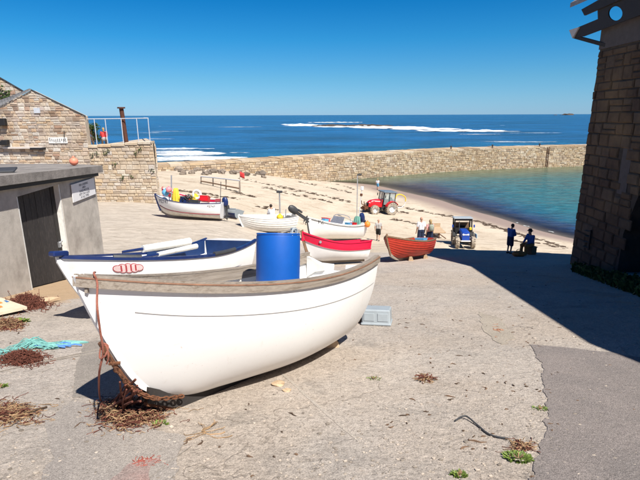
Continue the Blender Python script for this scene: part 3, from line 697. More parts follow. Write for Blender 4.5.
# ------------------------------------------------------------------ shed
shed = thing('harbour_shed', 'low grey rendered shed with flat concrete roof and dark plank door', 'shed', (-7.1, 10, gz(-7.1, 10)))
def loc(parent, mb): # make world-built vertices local to a parent that only translates
    o = parent.location; mb.v = [(v[0] - o.x, v[1] - o.y, v[2] - o.z) for v in mb.v]; return mb
A = Vector((-6.80, 5.0, 0)); Cc = Vector((-7.38, 15.55, 0)); D = Vector((-9.3, 17.4, 0)); E = Vector((-14.5, 17.2, 0)); G = Vector((-14.5, 4.5, 0))
def roofz(x, y): return 10.80 - (y - 9.6) * .062
def wall_top(p): return roofz(p.x, p.y) - .31
ud = (Cc - A).normalized(); WL = (Cc - A).length
def onw(u, z, n_=0.0): p = A + ud * u; nn = Vector((ud.y, -ud.x, 0)); q = p + nn * n_; return Vector((q.x, q.y, z))
def u_of(px):       # where a photo column meets the shed's front wall
    v = ray(px, 220); nn = Vector((ud.y, -ud.x, 0)); t = (A.xy - Vector((0, 0))).dot(nn.xy) / (v.x * nn.x + v.y * nn.y)
    return (Vector((v.x * t, v.y * t)) - A.xy).dot(ud.xy)
def on_px(px, py):
    v = ray(px, py); nn = Vector((ud.y, -ud.x, 0)); t = A.xy.dot(nn.xy) / (v.x * nn.x + v.y * nn.y); return Vector((v.x * t, v.y * t, CAMZ + v.z * t))
dl, dr = (on_px(16, 195) - A).dot(ud), (on_px(60, 188) - A).dot(ud)
dr = max(dr, dl + .9); dtop = on_px(40, 190).z
TH = .3
mb = MB()
def wallseg(u0, u1, zb0, zb1, zt0, zt1, th=TH):
    mb.add([onw(u0, zb0), onw(u1, zb1), onw(u1, zt1), onw(u0, zt0), onw(u0, zb0, -th), onw(u1, zb1, -th), onw(u1, zt1, -th), onw(u0, zt0, -th)],
           [(0, 1, 2, 3), (5, 4, 7, 6), (0, 4, 5, 1), (3, 2, 6, 7), (0, 3, 7, 4), (1, 5, 6, 2)])
def zt(u): return wall_top(A + ud * u)
def zb(u): p = A + ud * u; return gz(p.x, p.y) - .3
wallseg(0, dl, zb(0), zb(dl), zt(0), zt(dl)); wallseg(dr, WL, zb(dr), zb(WL), zt(dr), zt(WL)); wallseg(dl, dr, dtop, dtop, zt(dl), zt(dr))
loc(shed, mb).build('front_wall', 'shedwall', shed)
mb = MB()
for a, b_ in ((Cc, D), (D, E), (E, G), (G, A)):
    d_ = (b_ - a).normalized(); n_ = Vector((-d_.y, d_.x, 0)) * .25
    z0, z1 = gz(a.x, a.y) - .4, gz(b_.x, b_.y) - .4
    a2 = a + d_ * .002
    P_ = [Vector((p.x, p.y, z)) for p, z in ((a2, z0), (b_, z1), (b_, wall_top(b_)), (a2, wall_top(a2)), (a2 + n_, z0), (b_ + n_, z1), (b_ + n_, wall_top(b_)), (a2 + n_, wall_top(a2)))]
    mb.add(P_, [(0, 1, 2, 3), (5, 4, 7, 6), (0, 4, 5, 1), (3, 2, 6, 7), (0, 3, 7, 4), (1, 5, 6, 2)])
loc(shed, mb).build('side_wall', 'shedwall', shed)
poly = [A + Vector((.22, -.3, 0)), Cc + Vector((.24, .14, 0)), D + Vector((.1, .2, 0)), E + Vector((-.2, .2, 0)), G + Vector((-.2, -.3, 0))]
mb = MB(); lo = [Vector((p.x, p.y, roofz(p.x, p.y) - .22)) for p in poly]; hi = [Vector((p.x, p.y, roofz(p.x, p.y))) for p in poly]
mb.add(lo + hi, [(4, 3, 2, 1, 0), (5, 6, 7, 8, 9)] + [(i, (i + 1) % 5, 5 + (i + 1) % 5, 5 + i) for i in range(5)])
loc(shed, mb).build('roof_slab', 'shedroof', shed)
mb = MB(); ins = [p.lerp(Vector((-10.5, 11, 0)), .03) for p in poly]     # black layer standing in for the shade in the gap under the slab
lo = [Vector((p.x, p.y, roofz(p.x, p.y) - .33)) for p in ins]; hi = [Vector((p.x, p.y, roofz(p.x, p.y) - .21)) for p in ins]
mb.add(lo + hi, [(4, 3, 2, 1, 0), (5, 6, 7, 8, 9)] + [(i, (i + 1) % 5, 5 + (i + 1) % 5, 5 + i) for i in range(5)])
loc(shed, mb).build('roof_gap_shade', 'black', shed)
door = MB(); o_ = onw(dl, 0); dz0 = gz(o_.x, o_.y)
def zd(u): p = A + ud * u; return gz(p.x, p.y)
mb = MB(); mb.add([onw(dl, zd(dl) - .2, -.24), onw(dr, zd(dr) - .2, -.24), onw(dr, dtop, -.24), onw(dl, dtop, -.24), onw(dl, zd(dl) - .2, -.2), onw(dr, zd(dr) - .2, -.2), onw(dr, dtop, -.2), onw(dl, dtop, -.2)],
                  [(0, 1, 2, 3), (4, 5, 6, 7), (0, 1, 5, 4), (2, 3, 7, 6), (1, 2, 6, 5), (3, 0, 4, 7)])
dobj = loc(shed, mb).build('door', 'black', shed)
nP = 8
for i in range(nP):
    a, b_ = dl + (dr - dl) * i / nP + .008, dl + (dr - dl) * (i + 1) / nP - .008; d_ = random.uniform(-.008, .008)
    mb = MB(); V = [onw(a, zd(a) + .03, -.19 + d_), onw(b_, zd(b_) + .03, -.19 + d_), onw(b_, dtop - .04, -.19 + d_), onw(a, dtop - .04, -.19 + d_)]
    V += [v + Vector((ud.y, -ud.x, 0)) * .035 for v in V]
    mb.add(V, [(0, 1, 2, 3), (4, 5, 6, 7), (0, 1, 5, 4), (2, 3, 7, 6), (1, 2, 6, 5), (3, 0, 4, 7)])
    loc(shed, mb).build('plank', 'door', dobj)
for (u0, u1) in ((dl, dl + .06), (dr - .06, dr)):
    mb = MB(); V = [onw(u, z, n_) for n_ in (-.15, -.01) for (u, z) in ((u0, zd(u0)), (u1, zd(u1)), (u1, dtop), (u0, dtop))]
    mb.add(V, [(0, 1, 2, 3), (4, 5, 6, 7), (0, 1, 5, 4), (2, 3, 7, 6), (1, 2, 6, 5), (3, 0, 4, 7)]); loc(shed, mb).build('door_jamb', 'white_old', shed)
mb = MB(); lk = onw(dr - .22, zd(dr) + 1.12, -.13); mb.box(lk, (.05, .08, .16)); mb.tube([lk + Vector((.03, 0, .05)), lk + Vector((.06, .05, .12)), lk + Vector((.03, .09, .05))], .012, 6)
loc(shed, mb).build('padlock', 'chrome', dobj)
# sign
s0, s1 = on_px(69, 182), on_px(93, 200)
sg_c = (on_px(68.5, 182.5) + on_px(92.5, 179) + on_px(95.5, 196.5) + on_px(72, 200.5)) / 4
sw_, sh_ = (on_px(92.5, 189) - on_px(68.8, 189)).length * 1.0, (on_px(69, 182.5).z - on_px(71, 200.5).z) * 1.0
sg = thing('notice_sign', 'white notice with black lettering on the shed wall beside the door', 'sign', sg_c + Vector((.02, 0, 0)))
sg.rotation_euler = (0, 0, math.atan2(ud.y, ud.x)); 
MB().box((0, -.012, 0), (sw_, .02, sh_)).build('board', 'sign', sg)
mb = MB()
for i, ln in enumerate(['FISH LANDING', 'AREA', 'DOGS MUST BE', 'KEPT ON A LEAD', 'AT ALL TIMES']):
    vs, fs = text_verts(ln, sh_ * .185); wd = max(v.x for v in vs) - min(v.x for v in vs); k = min(1.0, sw_ * .9 / wd)
    mb.add([(v.x * k, -.024 - v.z, v.y + sh_ * (.27 - i * .178)) for v in vs], fs)
mb.build('lettering', 'ink', sg)
# buoy on the shed roof
bp = at_z(74, 163, 10.52); by = thing('buoy', 'round coral pink buoy on the shed roof', 'buoy', (bp.x, bp.y, roofz(bp.x, bp.y) + .0))
MB().ball((0, 0, .14), .135, 20, (1, 1, .97)).build('float', 'coral', by, 'all')
MB().lathe([(.035, .26), (.04, .29), (.025, .315), (0, .315)], 10).build('eye', 'coral', by)
pb = at_z(3, 172, 10.7)
o = MB().box((0, 0, .06), (.55, .35, .05), Euler((.2, 0, .3)).to_matrix(), ch=.01).build('slate_offcut', 'darkgrey', loc=(pb.x, pb.y, roofz(pb.x, pb.y))); tag(o, 'dark slab lying on the shed roof near its edge', 'slab')

# ------------------------------------------------------------------ stone house and terrace
HY = 35.0
hp = {k: at_y(*v, HY) for k, v in dict(apex=(31, 90), eave=(84.5, 116), foot=(88, 149), left=(-12, 112)).items()}
house = thing('stone_house', 'rubble stone house gable with slate verge, left above the shed', 'house', (hp['apex'].x, HY, 6))
ho = house.location
x0, x1 = -27.2, hp['eave'].x
sl_r = (hp['apex'].z - hp['eave'].z) / (hp['eave'].x - hp['apex'].x)
def gab(u):
    x = x0 + u; dx = x - hp['apex'].x
    return hp['apex'].z - (dx * sl_r if dx > 0 else -dx * .50) - ho.z
zf = gz(-16, HY) - .6 - ho.z
V = []
for yy in (0.0, .5):
    V += [(x0 - ho.x, yy, zf), (x1 - ho.x, yy, zf), (x1 - ho.x, yy, gab(x1 - x0) - .02), (0, yy, gab(hp['apex'].x - x0) - .02), (x0 - ho.x, yy, gab(0) - .02)]
MB().add(V, [(4, 3, 2, 1, 0), (5, 6, 7, 8, 9)] + [(i, (i + 1) % 5, 5 + (i + 1) % 5, 5 + i) for i in range(5)]).build('gable_wall', 'mortar', house)
stone_wall(house, (x0 - ho.x, 0, 0), (1, 0, 0), (0, -1, 0), x1 - x0, lambda u: .6, gab, (.19, .36), (.22, .62), .045, 'stone_house', 33, limit=300, skip=None)
# roof: right slope slab running back along the line of sight, edge only shows
ax = Vector((hp['apex'].x, HY, 0)).normalized(); ax.z = 0
V = []
for off in (Vector((0, -.06, 0)), ax * 9):
    for (px_, z) in ((hp['apex'].x, hp['apex'].z), (hp['eave'].x + .12, hp['eave'].z - .05), (hp['eave'].x + .12, hp['eave'].z + .03), (hp['apex'].x, hp['apex'].z + .08)):
        V.append(Vector((px_, HY, z)) + off - ho)
MB().add(V, [(0, 1, 2, 3), (7, 6, 5, 4)] + [(i, (i + 1) % 4, 4 + (i + 1) % 4, 4 + i) for i in range(4)]).build('roof', 'darkgrey', house)
# side wall following the same line away
p1 = Vector((x1, HY + .5, 0)); p2 = p1 + ax * 8.6
MB().add([Vector((p.x, p.y, z)) - ho for z in (5.2, hp['eave'].z - .06) for p in (p1, p2, p2 + Vector((-.5, 0, 0)), p1 + Vector((-.5, 0, 0)))], [(0, 1, 2, 3), (4, 5, 6, 7), (0, 1, 5, 4), (1, 2, 6, 5), (2, 3, 7, 6), (3, 0, 4, 7)]).build('side_wall', 'stone_house', house)
# slate lean-to slope falling to the left of the apex
lt = [at_y(31, 89.8, HY - .1), at_y(-14, 113.5, HY - .1), at_y(-14, 105.5, HY + 3.2), at_y(29.5, 89.0, HY + .4)]
mb = MB(); nrow = 7
for r in range(nrow):
    a0, b0 = lt[0].lerp(lt[3], r / nrow), lt[1].lerp(lt[2], r / nrow); a1, b1 = lt[0].lerp(lt[3], (r + 1) / nrow), lt[1].lerp(lt[2], (r + 1) / nrow)
    n = 16
    for k in range(n):
        q = [a0.lerp(b0, (k + .03) / n), a0.lerp(b0, (k + .97) / n), a1.lerp(b1, (k + .97) / n), a1.lerp(b1, (k + .03) / n)]
        up = Vector((0, 0, .05)); mb.add([p - ho - up * .4 for p in q] + [q[0] + up - ho, q[1] + up - ho, q[2] - ho + up * .2, q[3] - ho + up * .2], [(3, 2, 1, 0), (4, 5, 6, 7), (0, 1, 5, 4), (1, 2, 6, 5), (2, 3, 7, 6), (3, 0, 4, 7)])
o = mb.build('slates', 'slate', house); o['kind'] = 'stuff'
# details on the gable
MB().box(at_y(37, 110.5, HY - .06) - ho, (.42, .1, .36)).build('vent_plate', 'rail', house)
mb = MB(); mb.box(at_y(2, 122, HY - .25) - ho, (.55, .35, .5), ch=.04).build('wall_lamp', 'black', house)
mb = MB(); mb.box(at_y(5.5, 142.5, HY - .3) - ho, (.4, .4, .35), ch=.04); mb.box(at_y(1.5, 143, HY - .3) - ho, (.35, .3, .3), ch=.04).build('wall_box', 'black', house)
a, b_ = at_y(4, 147.2, HY - .12), at_y(43, 148.2, HY - .12)
MB().box((a + b_) / 2 - ho, ((b_ - a).length, .35, .12)).build('ledge', 'fascia', house)
MB().box(at_y(38, 148.6, HY - .16) - ho, (1.0, .3, .14)).build('gutter_length', 'black', house)
MB().tube([at_y(64, 131, HY - .08) - ho, at_y(64.6, 141, HY - .08) - ho], .03, 6).build('pipe', 'darkgrey', house)
wb = at_y(58, 140.3, HY - .07); bo = thing('notice_board', 'faded white board with dark marks low on the house gable', 'sign', wb)
MB().box((0, 0, 0), (1.35, .05, .42)).build('board', 'white_old', bo)
mb = MB()
for i in range(9): MB().box((-.56 + i * .14, -.03, random.uniform(-.05, .05)), (.045, .012, random.uniform(.14, .26))).build('faded_mark', 'ink', bo)
# upper-left neighbour
H2 = 47.0; q = [at_y(-20, 66, H2), at_y(21.5, 90, H2), at_y(21.5, 125, H2), at_y(-20, 125, H2)]
nb = thing('stone_cottage', 'stone cottage gable with dark verge in the upper left corner', 'house', (q[0].x, H2, q[2].z))
MB().prism([p - nb.location + Vector((0, .05, 0)) for p in [q[0], q[1], q[2], q[3] - Vector((4.2, 0, 0)), Vector((q[0].x - 4.2, q[0].y, q[1].z))]], Vector((q[1].x * 1.05, q[1].y, 0)).normalized() * 3).build('gable_wall', 'mortar', nb)
sx0 = q[0].x; wdt = q[1].x - q[0].x
stone_wall(nb, (-4.2, 0, 0), (1, 0, 0), (0, -1, 0), wdt + 4.2, lambda u: .5, lambda u: (q[0].z - q[2].z + (q[1].z - q[0].z) * (u - 4.2) / wdt) if u > 4.2 else q[1].z - q[2].z + (q[0].z - q[1].z) * u / 4.2, (.25, .42), (.3, .75), .05, 'stone_house', 35, limit=120)
e = (q[1] - q[0]).normalized()
MB().prism([q[0] - nb.location + Vector((0, -.12, 0)), q[1] + e * .3 - nb.location + Vector((0, -.12, 0)), q[1] + e * .3 - nb.location + Vector((0, -.12, .1)), q[0] - nb.location + Vector((0, -.12, .1))], Vector((q[1].x * 1.04, q[1].y, 0)).normalized() * 3).build('verge', 'darkgrey', nb)
rp = at_y(2, 94, H2 - .2); mb = MB()
for i in range(60): 
    mb.ball((rp.x - nb.location.x + random.gauss(0, .55), -.25 + random.gauss(0, .12), rp.z - nb.location.z + random.gauss(0, .35)), random.uniform(.06, .16), 5, (1, 1, .7), .5, i)
mb.build('creeper', 'grassdark', nb)

tw = thing('terrace_wall', 'tall granite retaining wall of the terrace behind the beached boat', 'wall', (hp['eave'].x, HY, 5.4))
to = tw.location
tr_ = at_y(152.5, 141.5, HY); tb = at_y(157.5, 205, HY); TL = tr_.x - hp['eave'].x
ztl, ztr = at_y(88, 146, HY).z - to.z, tr_.z - to.z
bat = .14
def ttop(u): return ztl + (ztr - ztl) * u / TL
def umx(v): return TL
V = []
for (u, v) in ((0.02, -1), (TL + .22, -1), (TL, ztr - .02), (.02, ztl - .02)): V.append((u, .0, v))
V += [(v[0] - (2.4 if v[0] > 1 else 0), 5.5, v[2]) for v in V]
MB().add(V, [(3, 2, 1, 0), (4, 5, 6, 7), (0, 1, 5, 4), (1, 2, 6, 5), (2, 3, 7, 6), (3, 0, 4, 7)]).build('core', 'mortar', tw)
stone_wall(tw, (0, 0, 0), (1, 0, 0), (0, -1, 0), TL + .03, lambda u: -.6, lambda u: ttop(u) - .17, (.2, .38), (.25, .62), .06, 'stone', 41, limit=300)
stone_wall(tw, (TL + .12, .05, 0), (-.4, 1, 0), (1, .4, 0), 5.5, lambda u: -.6, lambda u: ttop(TL) - .17, (.26, .46), (.35, .8), .07, 'stone', 43, limit=0)
u = 0
while u < TL - .1:
    w_ = min(random.uniform(.6, 1.1), TL - u); c = Vector((u + w_ / 2, .2, ttop(u + w_ / 2) - .06))
    MB().box((0, 0, 0), (w_ - .03, .62, .2), ch=.025).build('coping_stone', 'stone', tw, loc=c); u += w_
MB().add([(.02, .5, ztl - .05), (TL - .05, .5, ztr - .05), (TL - 2.4, 5.5, ztr - .05), (.02, 5.5, ztl - .05)], [(0, 1, 2, 3)]).build('terrace_floor', 'mortar', tw)
mb = MB(); rnd = random.Random(3)
for (px, py) in [(108, 151), (104, 153), (140, 150), (136, 153), (84 + 8, 155), (131, 176), (122, 178), (152, 171), (97, 154), (115, 165)]:
    p = at_y(px, py, HY - .1) - to
    for i in range(14): mb.ball((p.x + rnd.gauss(0, .09), p.y + rnd.gauss(0, .03), p.z + rnd.gauss(0, .09)), rnd.uniform(.02, .06), 5, (1, 1, .6))
mb.build('wall_plants', 'grassdark', tw)
# terrace railing
rl = thing('terrace_railing', 'pale metal railing along the top of the terrace wall', 'railing', (to.x, HY + .35, to.z + ztl))
ro = rl.location
top = [at_y(px, py, HY + .35) - ro for px, py in ((85.5, 119), (106, 118.8), (148, 118.2))]
MB().tube(top, .032, 8).build('top_rail', 'rail', rl)
bk = at_y(150, 119.2, HY + .35) - ro
MB().tube([top[-1], top[-1] + Vector((-2.1, 5, 0))], .04, 8).build('top_rail', 'rail', rl)
for px, pb in ((94, 144), (105, 143), (121, 143), (136.5, 142), (148, 142)):
    t_ = at_y(px, 118.8, HY + .35) - ro; MB().tube([(t_.x, t_.y, ttop(t_.x) - ztl + .0), t_], .03, 8).build('post', 'rail', rl)
# rusty post with flange
pp = at_y(126.5, 142, HY + .6); pt = at_y(124, 108.5, HY + .6)
po = thing('iron_post', 'rusty brown iron post with flat cap on the terrace', 'post', (pp.x, pp.y, to.z + ttop(pp.x - to.x) - .06))
h_ = pt.z - po.location.z; ln = Vector((-.05, 0, 1)) * h_
MB().tube([(0, 0, 0), ln], .15, 14).build('shaft', 'postrust', po, True)
MB().tube([ln, ln + Vector((0, 0, .1))], .27, 14).build('cap_flange', 'postrust', po, True)
MB().tube([(0, 0, 0), (0, 0, .08)], .28, 14).build('base_flange', 'postrust', po, True)
# dark shrub on the terrace
def shrub(name, label, base, w_, h_, mat, seed, n=500, leaf=.09, cat='shrub'):
    rnd = random.Random(seed); t = thing(name, label, cat, base); mb = MB()
    for i in range(5):
        a = rnd.uniform(0, 6.28); mb.tube([(0, 0, -.02), (math.cos(a) * w_ * .2, math.sin(a) * w_ * .2, h_ * .5), (math.cos(a) * w_ * .35, math.sin(a) * w_ * .35, h_ * .85)], [.03, .02, .008], 5)
    mb.build('stem', 'wood_brown', t)
    mb = MB(); cl = [(rnd.gauss(0, w_ * .24), rnd.gauss(0, w_ * .2), rnd.uniform(.2, .95) * h_) for _ in range(16)]
    for i in range(n):
        c = Vector(cl[i % 16]) + Vector((rnd.gauss(0, w_ * .1), rnd.gauss(0, w_ * .1), rnd.gauss(0, h_ * .09)))
        rm = Euler((rnd.uniform(0, 6), rnd.uniform(0, 6), rnd.uniform(0, 6))).to_matrix(); l_ = leaf * rnd.uniform(.6, 1.3)
        mb.add([c + rm @ Vector(v) for v in ((-l_, 0, 0), (0, -l_ * .4, 0), (l_, 0, 0), (0, l_ * .4, 0))], [(0, 1, 2, 3)])
    mb.build('foliage', mat, t); return t
sp = at_y(93.5, 144, HY + .9)
shrub('terrace_shrub', 'dark leafy shrub behind the railing beside the house', (sp.x, sp.y, to.z + ztl - .05), 1.0, 1.6, 'grassdark', 5, 700, .09)

# ------------------------------------------------------------------ tall building on the right
BX = 9.3
bl = thing('granite_boathouse', 'tall dark granite building in shadow on the right edge', 'building', (BX, 17.0, gz(BX, 17)))
bo_ = bl.location
yc = at_x(570, 262, BX).y
yc_top = at_x(604, 28, BX).y
YC = (yc + yc_top) / 2
def verge(y): return 14.76                    # wall head under the eaves
YN = -12.0; zbot = 5.0
op_y0 = at_x(617, 272, BX).y                                           # recess: edge of the dark opening
ztop = at_x(640, 192, BX).z; zmid = at_x(619, 232, BX).z; y640 = at_x(640, 192, BX).y
def skip_open(u, v):
    y = YC - u; z = v + bo_.z
    if y > op_y0 or y < 8.8: return False
    lim = zmid + (ztop - zmid) * min(1, (op_y0 - y) / max(.1, op_y0 - y640)); return z < lim
def B(x, y, z): return Vector((x, y, z)) - bo_
V = [B(BX, YC, zbot), B(BX, op_y0, zbot), B(BX, op_y0, zmid), B(BX, y640, ztop), B(BX, 8.8, ztop), B(BX, 8.8, zbot), B(BX, YN, zbot), B(BX, YN, verge(0)), B(BX, 0, verge(0)), B(BX, YC, verge(YC))]
n = len(V)
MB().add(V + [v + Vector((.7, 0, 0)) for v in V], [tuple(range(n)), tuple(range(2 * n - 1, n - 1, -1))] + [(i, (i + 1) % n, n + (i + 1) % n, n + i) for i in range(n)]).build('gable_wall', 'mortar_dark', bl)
MB().add([B(BX + .69, y, z) for z in (zbot, verge(YC) - .1) for y in (YC, YN)] + [B(BX + 14, y, z) for z in (zbot, verge(YC) - .1) for y in (YC, YN)],
         [(0, 1, 3, 2), (4, 6, 7, 5), (0, 2, 6, 4), (1, 5, 7, 3), (0, 4, 5, 1), (2, 3, 7, 6)]).build('inner_block', 'mortar_dark', bl)
pan_y0, pan_y1 = at_x(622, 160, BX).y, at_x(632, 160, BX).y
pz0, pz1 = at_x(622, 195, BX).z, at_x(626, 142, BX).z
def skip_all(u, v):
    y = YC - u; z = v + bo_.z
    if pan_y1 < y < pan_y0 and pz0 < z < pz1: return True
    return skip_open(u, v)
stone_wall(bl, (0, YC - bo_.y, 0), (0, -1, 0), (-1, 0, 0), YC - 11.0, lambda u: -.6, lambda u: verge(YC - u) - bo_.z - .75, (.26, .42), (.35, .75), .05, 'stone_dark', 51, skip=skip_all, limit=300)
stone_wall(bl, (0, YC - bo_.y, 0), (1, 0, 0), (0, 1, 0), 8, lambda u: -2.5, lambda u: verge(YC) - bo_.z - .4, (.3, .45), (.4, .85), .05, 'stone_dark', 53, limit=0)
MB().add([B(x, y, z) for x in (BX - .045, BX + .1) for (y, z) in ((YC, verge(YC) - .70), (2, verge(2) - .70), (2, verge(2) - .02), (YC, verge(YC) - .02))], [(0, 1, 2, 3), (4, 5, 6, 7), (0, 1, 5, 4), (1, 2, 6, 5), (2, 3, 7, 6), (3, 0, 4, 7)]).build('render_band', 'render_dark', bl)
MB().box(B(BX + .02, (pan_y0 + pan_y1) / 2, (pz0 + pz1) / 2), (.08, pan_y0 - pan_y1 - .03, pz1 - pz0 - .03)).build('cement_panel', 'render_dark', bl)
iron = MB()
p_ = at_x(591, 230, BX - .1); q_ = at_x(588.5, 250, BX - .1); iron.tube([p_ - bo_, q_ - bo_], .03, 6)
for k in range(4): a = p_.lerp(q_, .1 + k * .27); iron.tube([a - bo_, a - bo_ + Vector((0, .35, -.03)), a - bo_ + Vector((.12, .36, -.03))], .022, 6)
iron.build('wall_iron', 'black', bl)
# roof with timber verge board, pierced bracket and strut
YE = at_x(574, 30, BX - .3).y + .6
def slope(x0_, z0_, x1_, z1_, y0_, y1_, th=.16):
    return MB().add([B(x, y, z + d) for d in (0, th) for (x, z) in ((x0_, z0_), (x1_, z1_)) for y in (y0_, y1_)], [(0, 1, 3, 2), (4, 6, 7, 5), (0, 4, 5, 1), (2, 3, 7, 6), (0, 2, 6, 4), (1, 5, 7, 3)])
slope(BX - .25, 15.72, BX + 5, 18.75, 5, YE).build('roof', 'slate', bl)
slope(BX + 5.0, 18.75, BX + 10.3, 15.72, 5, YE).build('roof', 'slate', bl)
# the wing nearer the camera, turned towards the slip (outside the frame, its shadow is not)
wing = [Vector(p) for p in ((9.25, 12.4, 0), (6.3, 2.2, 0), (6.3, -14, 0), (24, -14, 0), (24, 12.4, 0))]
n = len(wing)
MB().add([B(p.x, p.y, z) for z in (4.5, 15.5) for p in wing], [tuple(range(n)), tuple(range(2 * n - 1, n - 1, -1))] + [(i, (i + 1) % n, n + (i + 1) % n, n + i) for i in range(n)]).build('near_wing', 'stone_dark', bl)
XB = BX - .30
def bpx(pts, x=XB): return [at_x(px, py, x) - bo_ for px, py in pts]
# gutter / verge end above
g = bpx([(583, 9.5), (586, 15.5), (640, -8), (672, -24), (672, -36), (600, 0)])
MB().prism(g, (-.06, 0, 0)).build('verge_board', 'roofdark', bl)
# the pierced bracket: a board with a round hole
outer = bpx([(571.5, 33.2), (575, 36.8), (583, 36.5), (620, 22.6), (672, 3), (672, -30), (598, 4), (597.5, 11.5), (597.8, 19), (579, 26.8)])
cx, cy, rr = 615.3, 13.4, 7.1
hole = bpx([(cx + rr * math.cos(a), cy + rr * 1.02 * math.sin(a)) for a in np.linspace(0, 2 * math.pi, 25)[:-1]])
bm = bmesh.new()
def loop(pts):
    vs = [bm.verts.new(p) for p in pts]; return [bm.edges.new((vs[i], vs[(i + 1) % len(vs)])) for i in range(len(vs))]
ed = loop(outer) + loop(hole)
bmesh.ops.triangle_fill(bm, edges=ed, use_beauty=True)
ret = bmesh.ops.extrude_face_region(bm, geom=list(bm.faces)); 
for v in [g_ for g_ in ret['geom'] if isinstance(g_, bmesh.types.BMVert)]: v.co.x += .04
bmesh.ops.recalc_face_normals(bm, faces=bm.faces)
me = bpy.data.meshes.new('bracket_board'); bm.to_mesh(me); bm.free(); me.materials.append(M['roofdark'])
o = bpy.data.objects.new('bracket_board', me); COL.objects.link(o); o.parent = bl
MB().prism(bpx([(569, 30.2), (572.3, 38.3), (578.8, 27)], XB - .05), (.2, 0, 0)).build('board_end', 'fascia', bl)
st = bpx([(574, 36.5), (603.2, 47)], XB + .05)
MB().tube([st[0], st[1] + Vector((.3, 0, 0))], .075, 4).build('strut', 'roofdark', bl)
# grass verge along the wall foot
mb = MB(); rnd = random.Random(2)
for i in range(1500):
    t = rnd.random(); px = 572 + 80 * t; py = 268 + 22 * t + rnd.uniform(-3, 8) * (.5 + t); p = gp(px, py)
    if p.x > BX - .05: continue
    h = rnd.uniform(.05, .22); a = rnd.uniform(0, 6.28); d_ = Vector((math.cos(a), math.sin(a), 0)); s_ = Vector((-d_.y, d_.x, 0)) * .02
    mb.add([p - s_, p + s_, p + d_ * h * .5 + Vector((0, 0, h)) + s_ * .4, p + d_ * h * .9 + Vector((0, 0, h * .9))], [(0, 1, 2, 3)])
tag(mb.build('verge_grass', 'grassdark'), 'dark grass tufts along the foot of the shaded building', 'grass', kind='stuff')
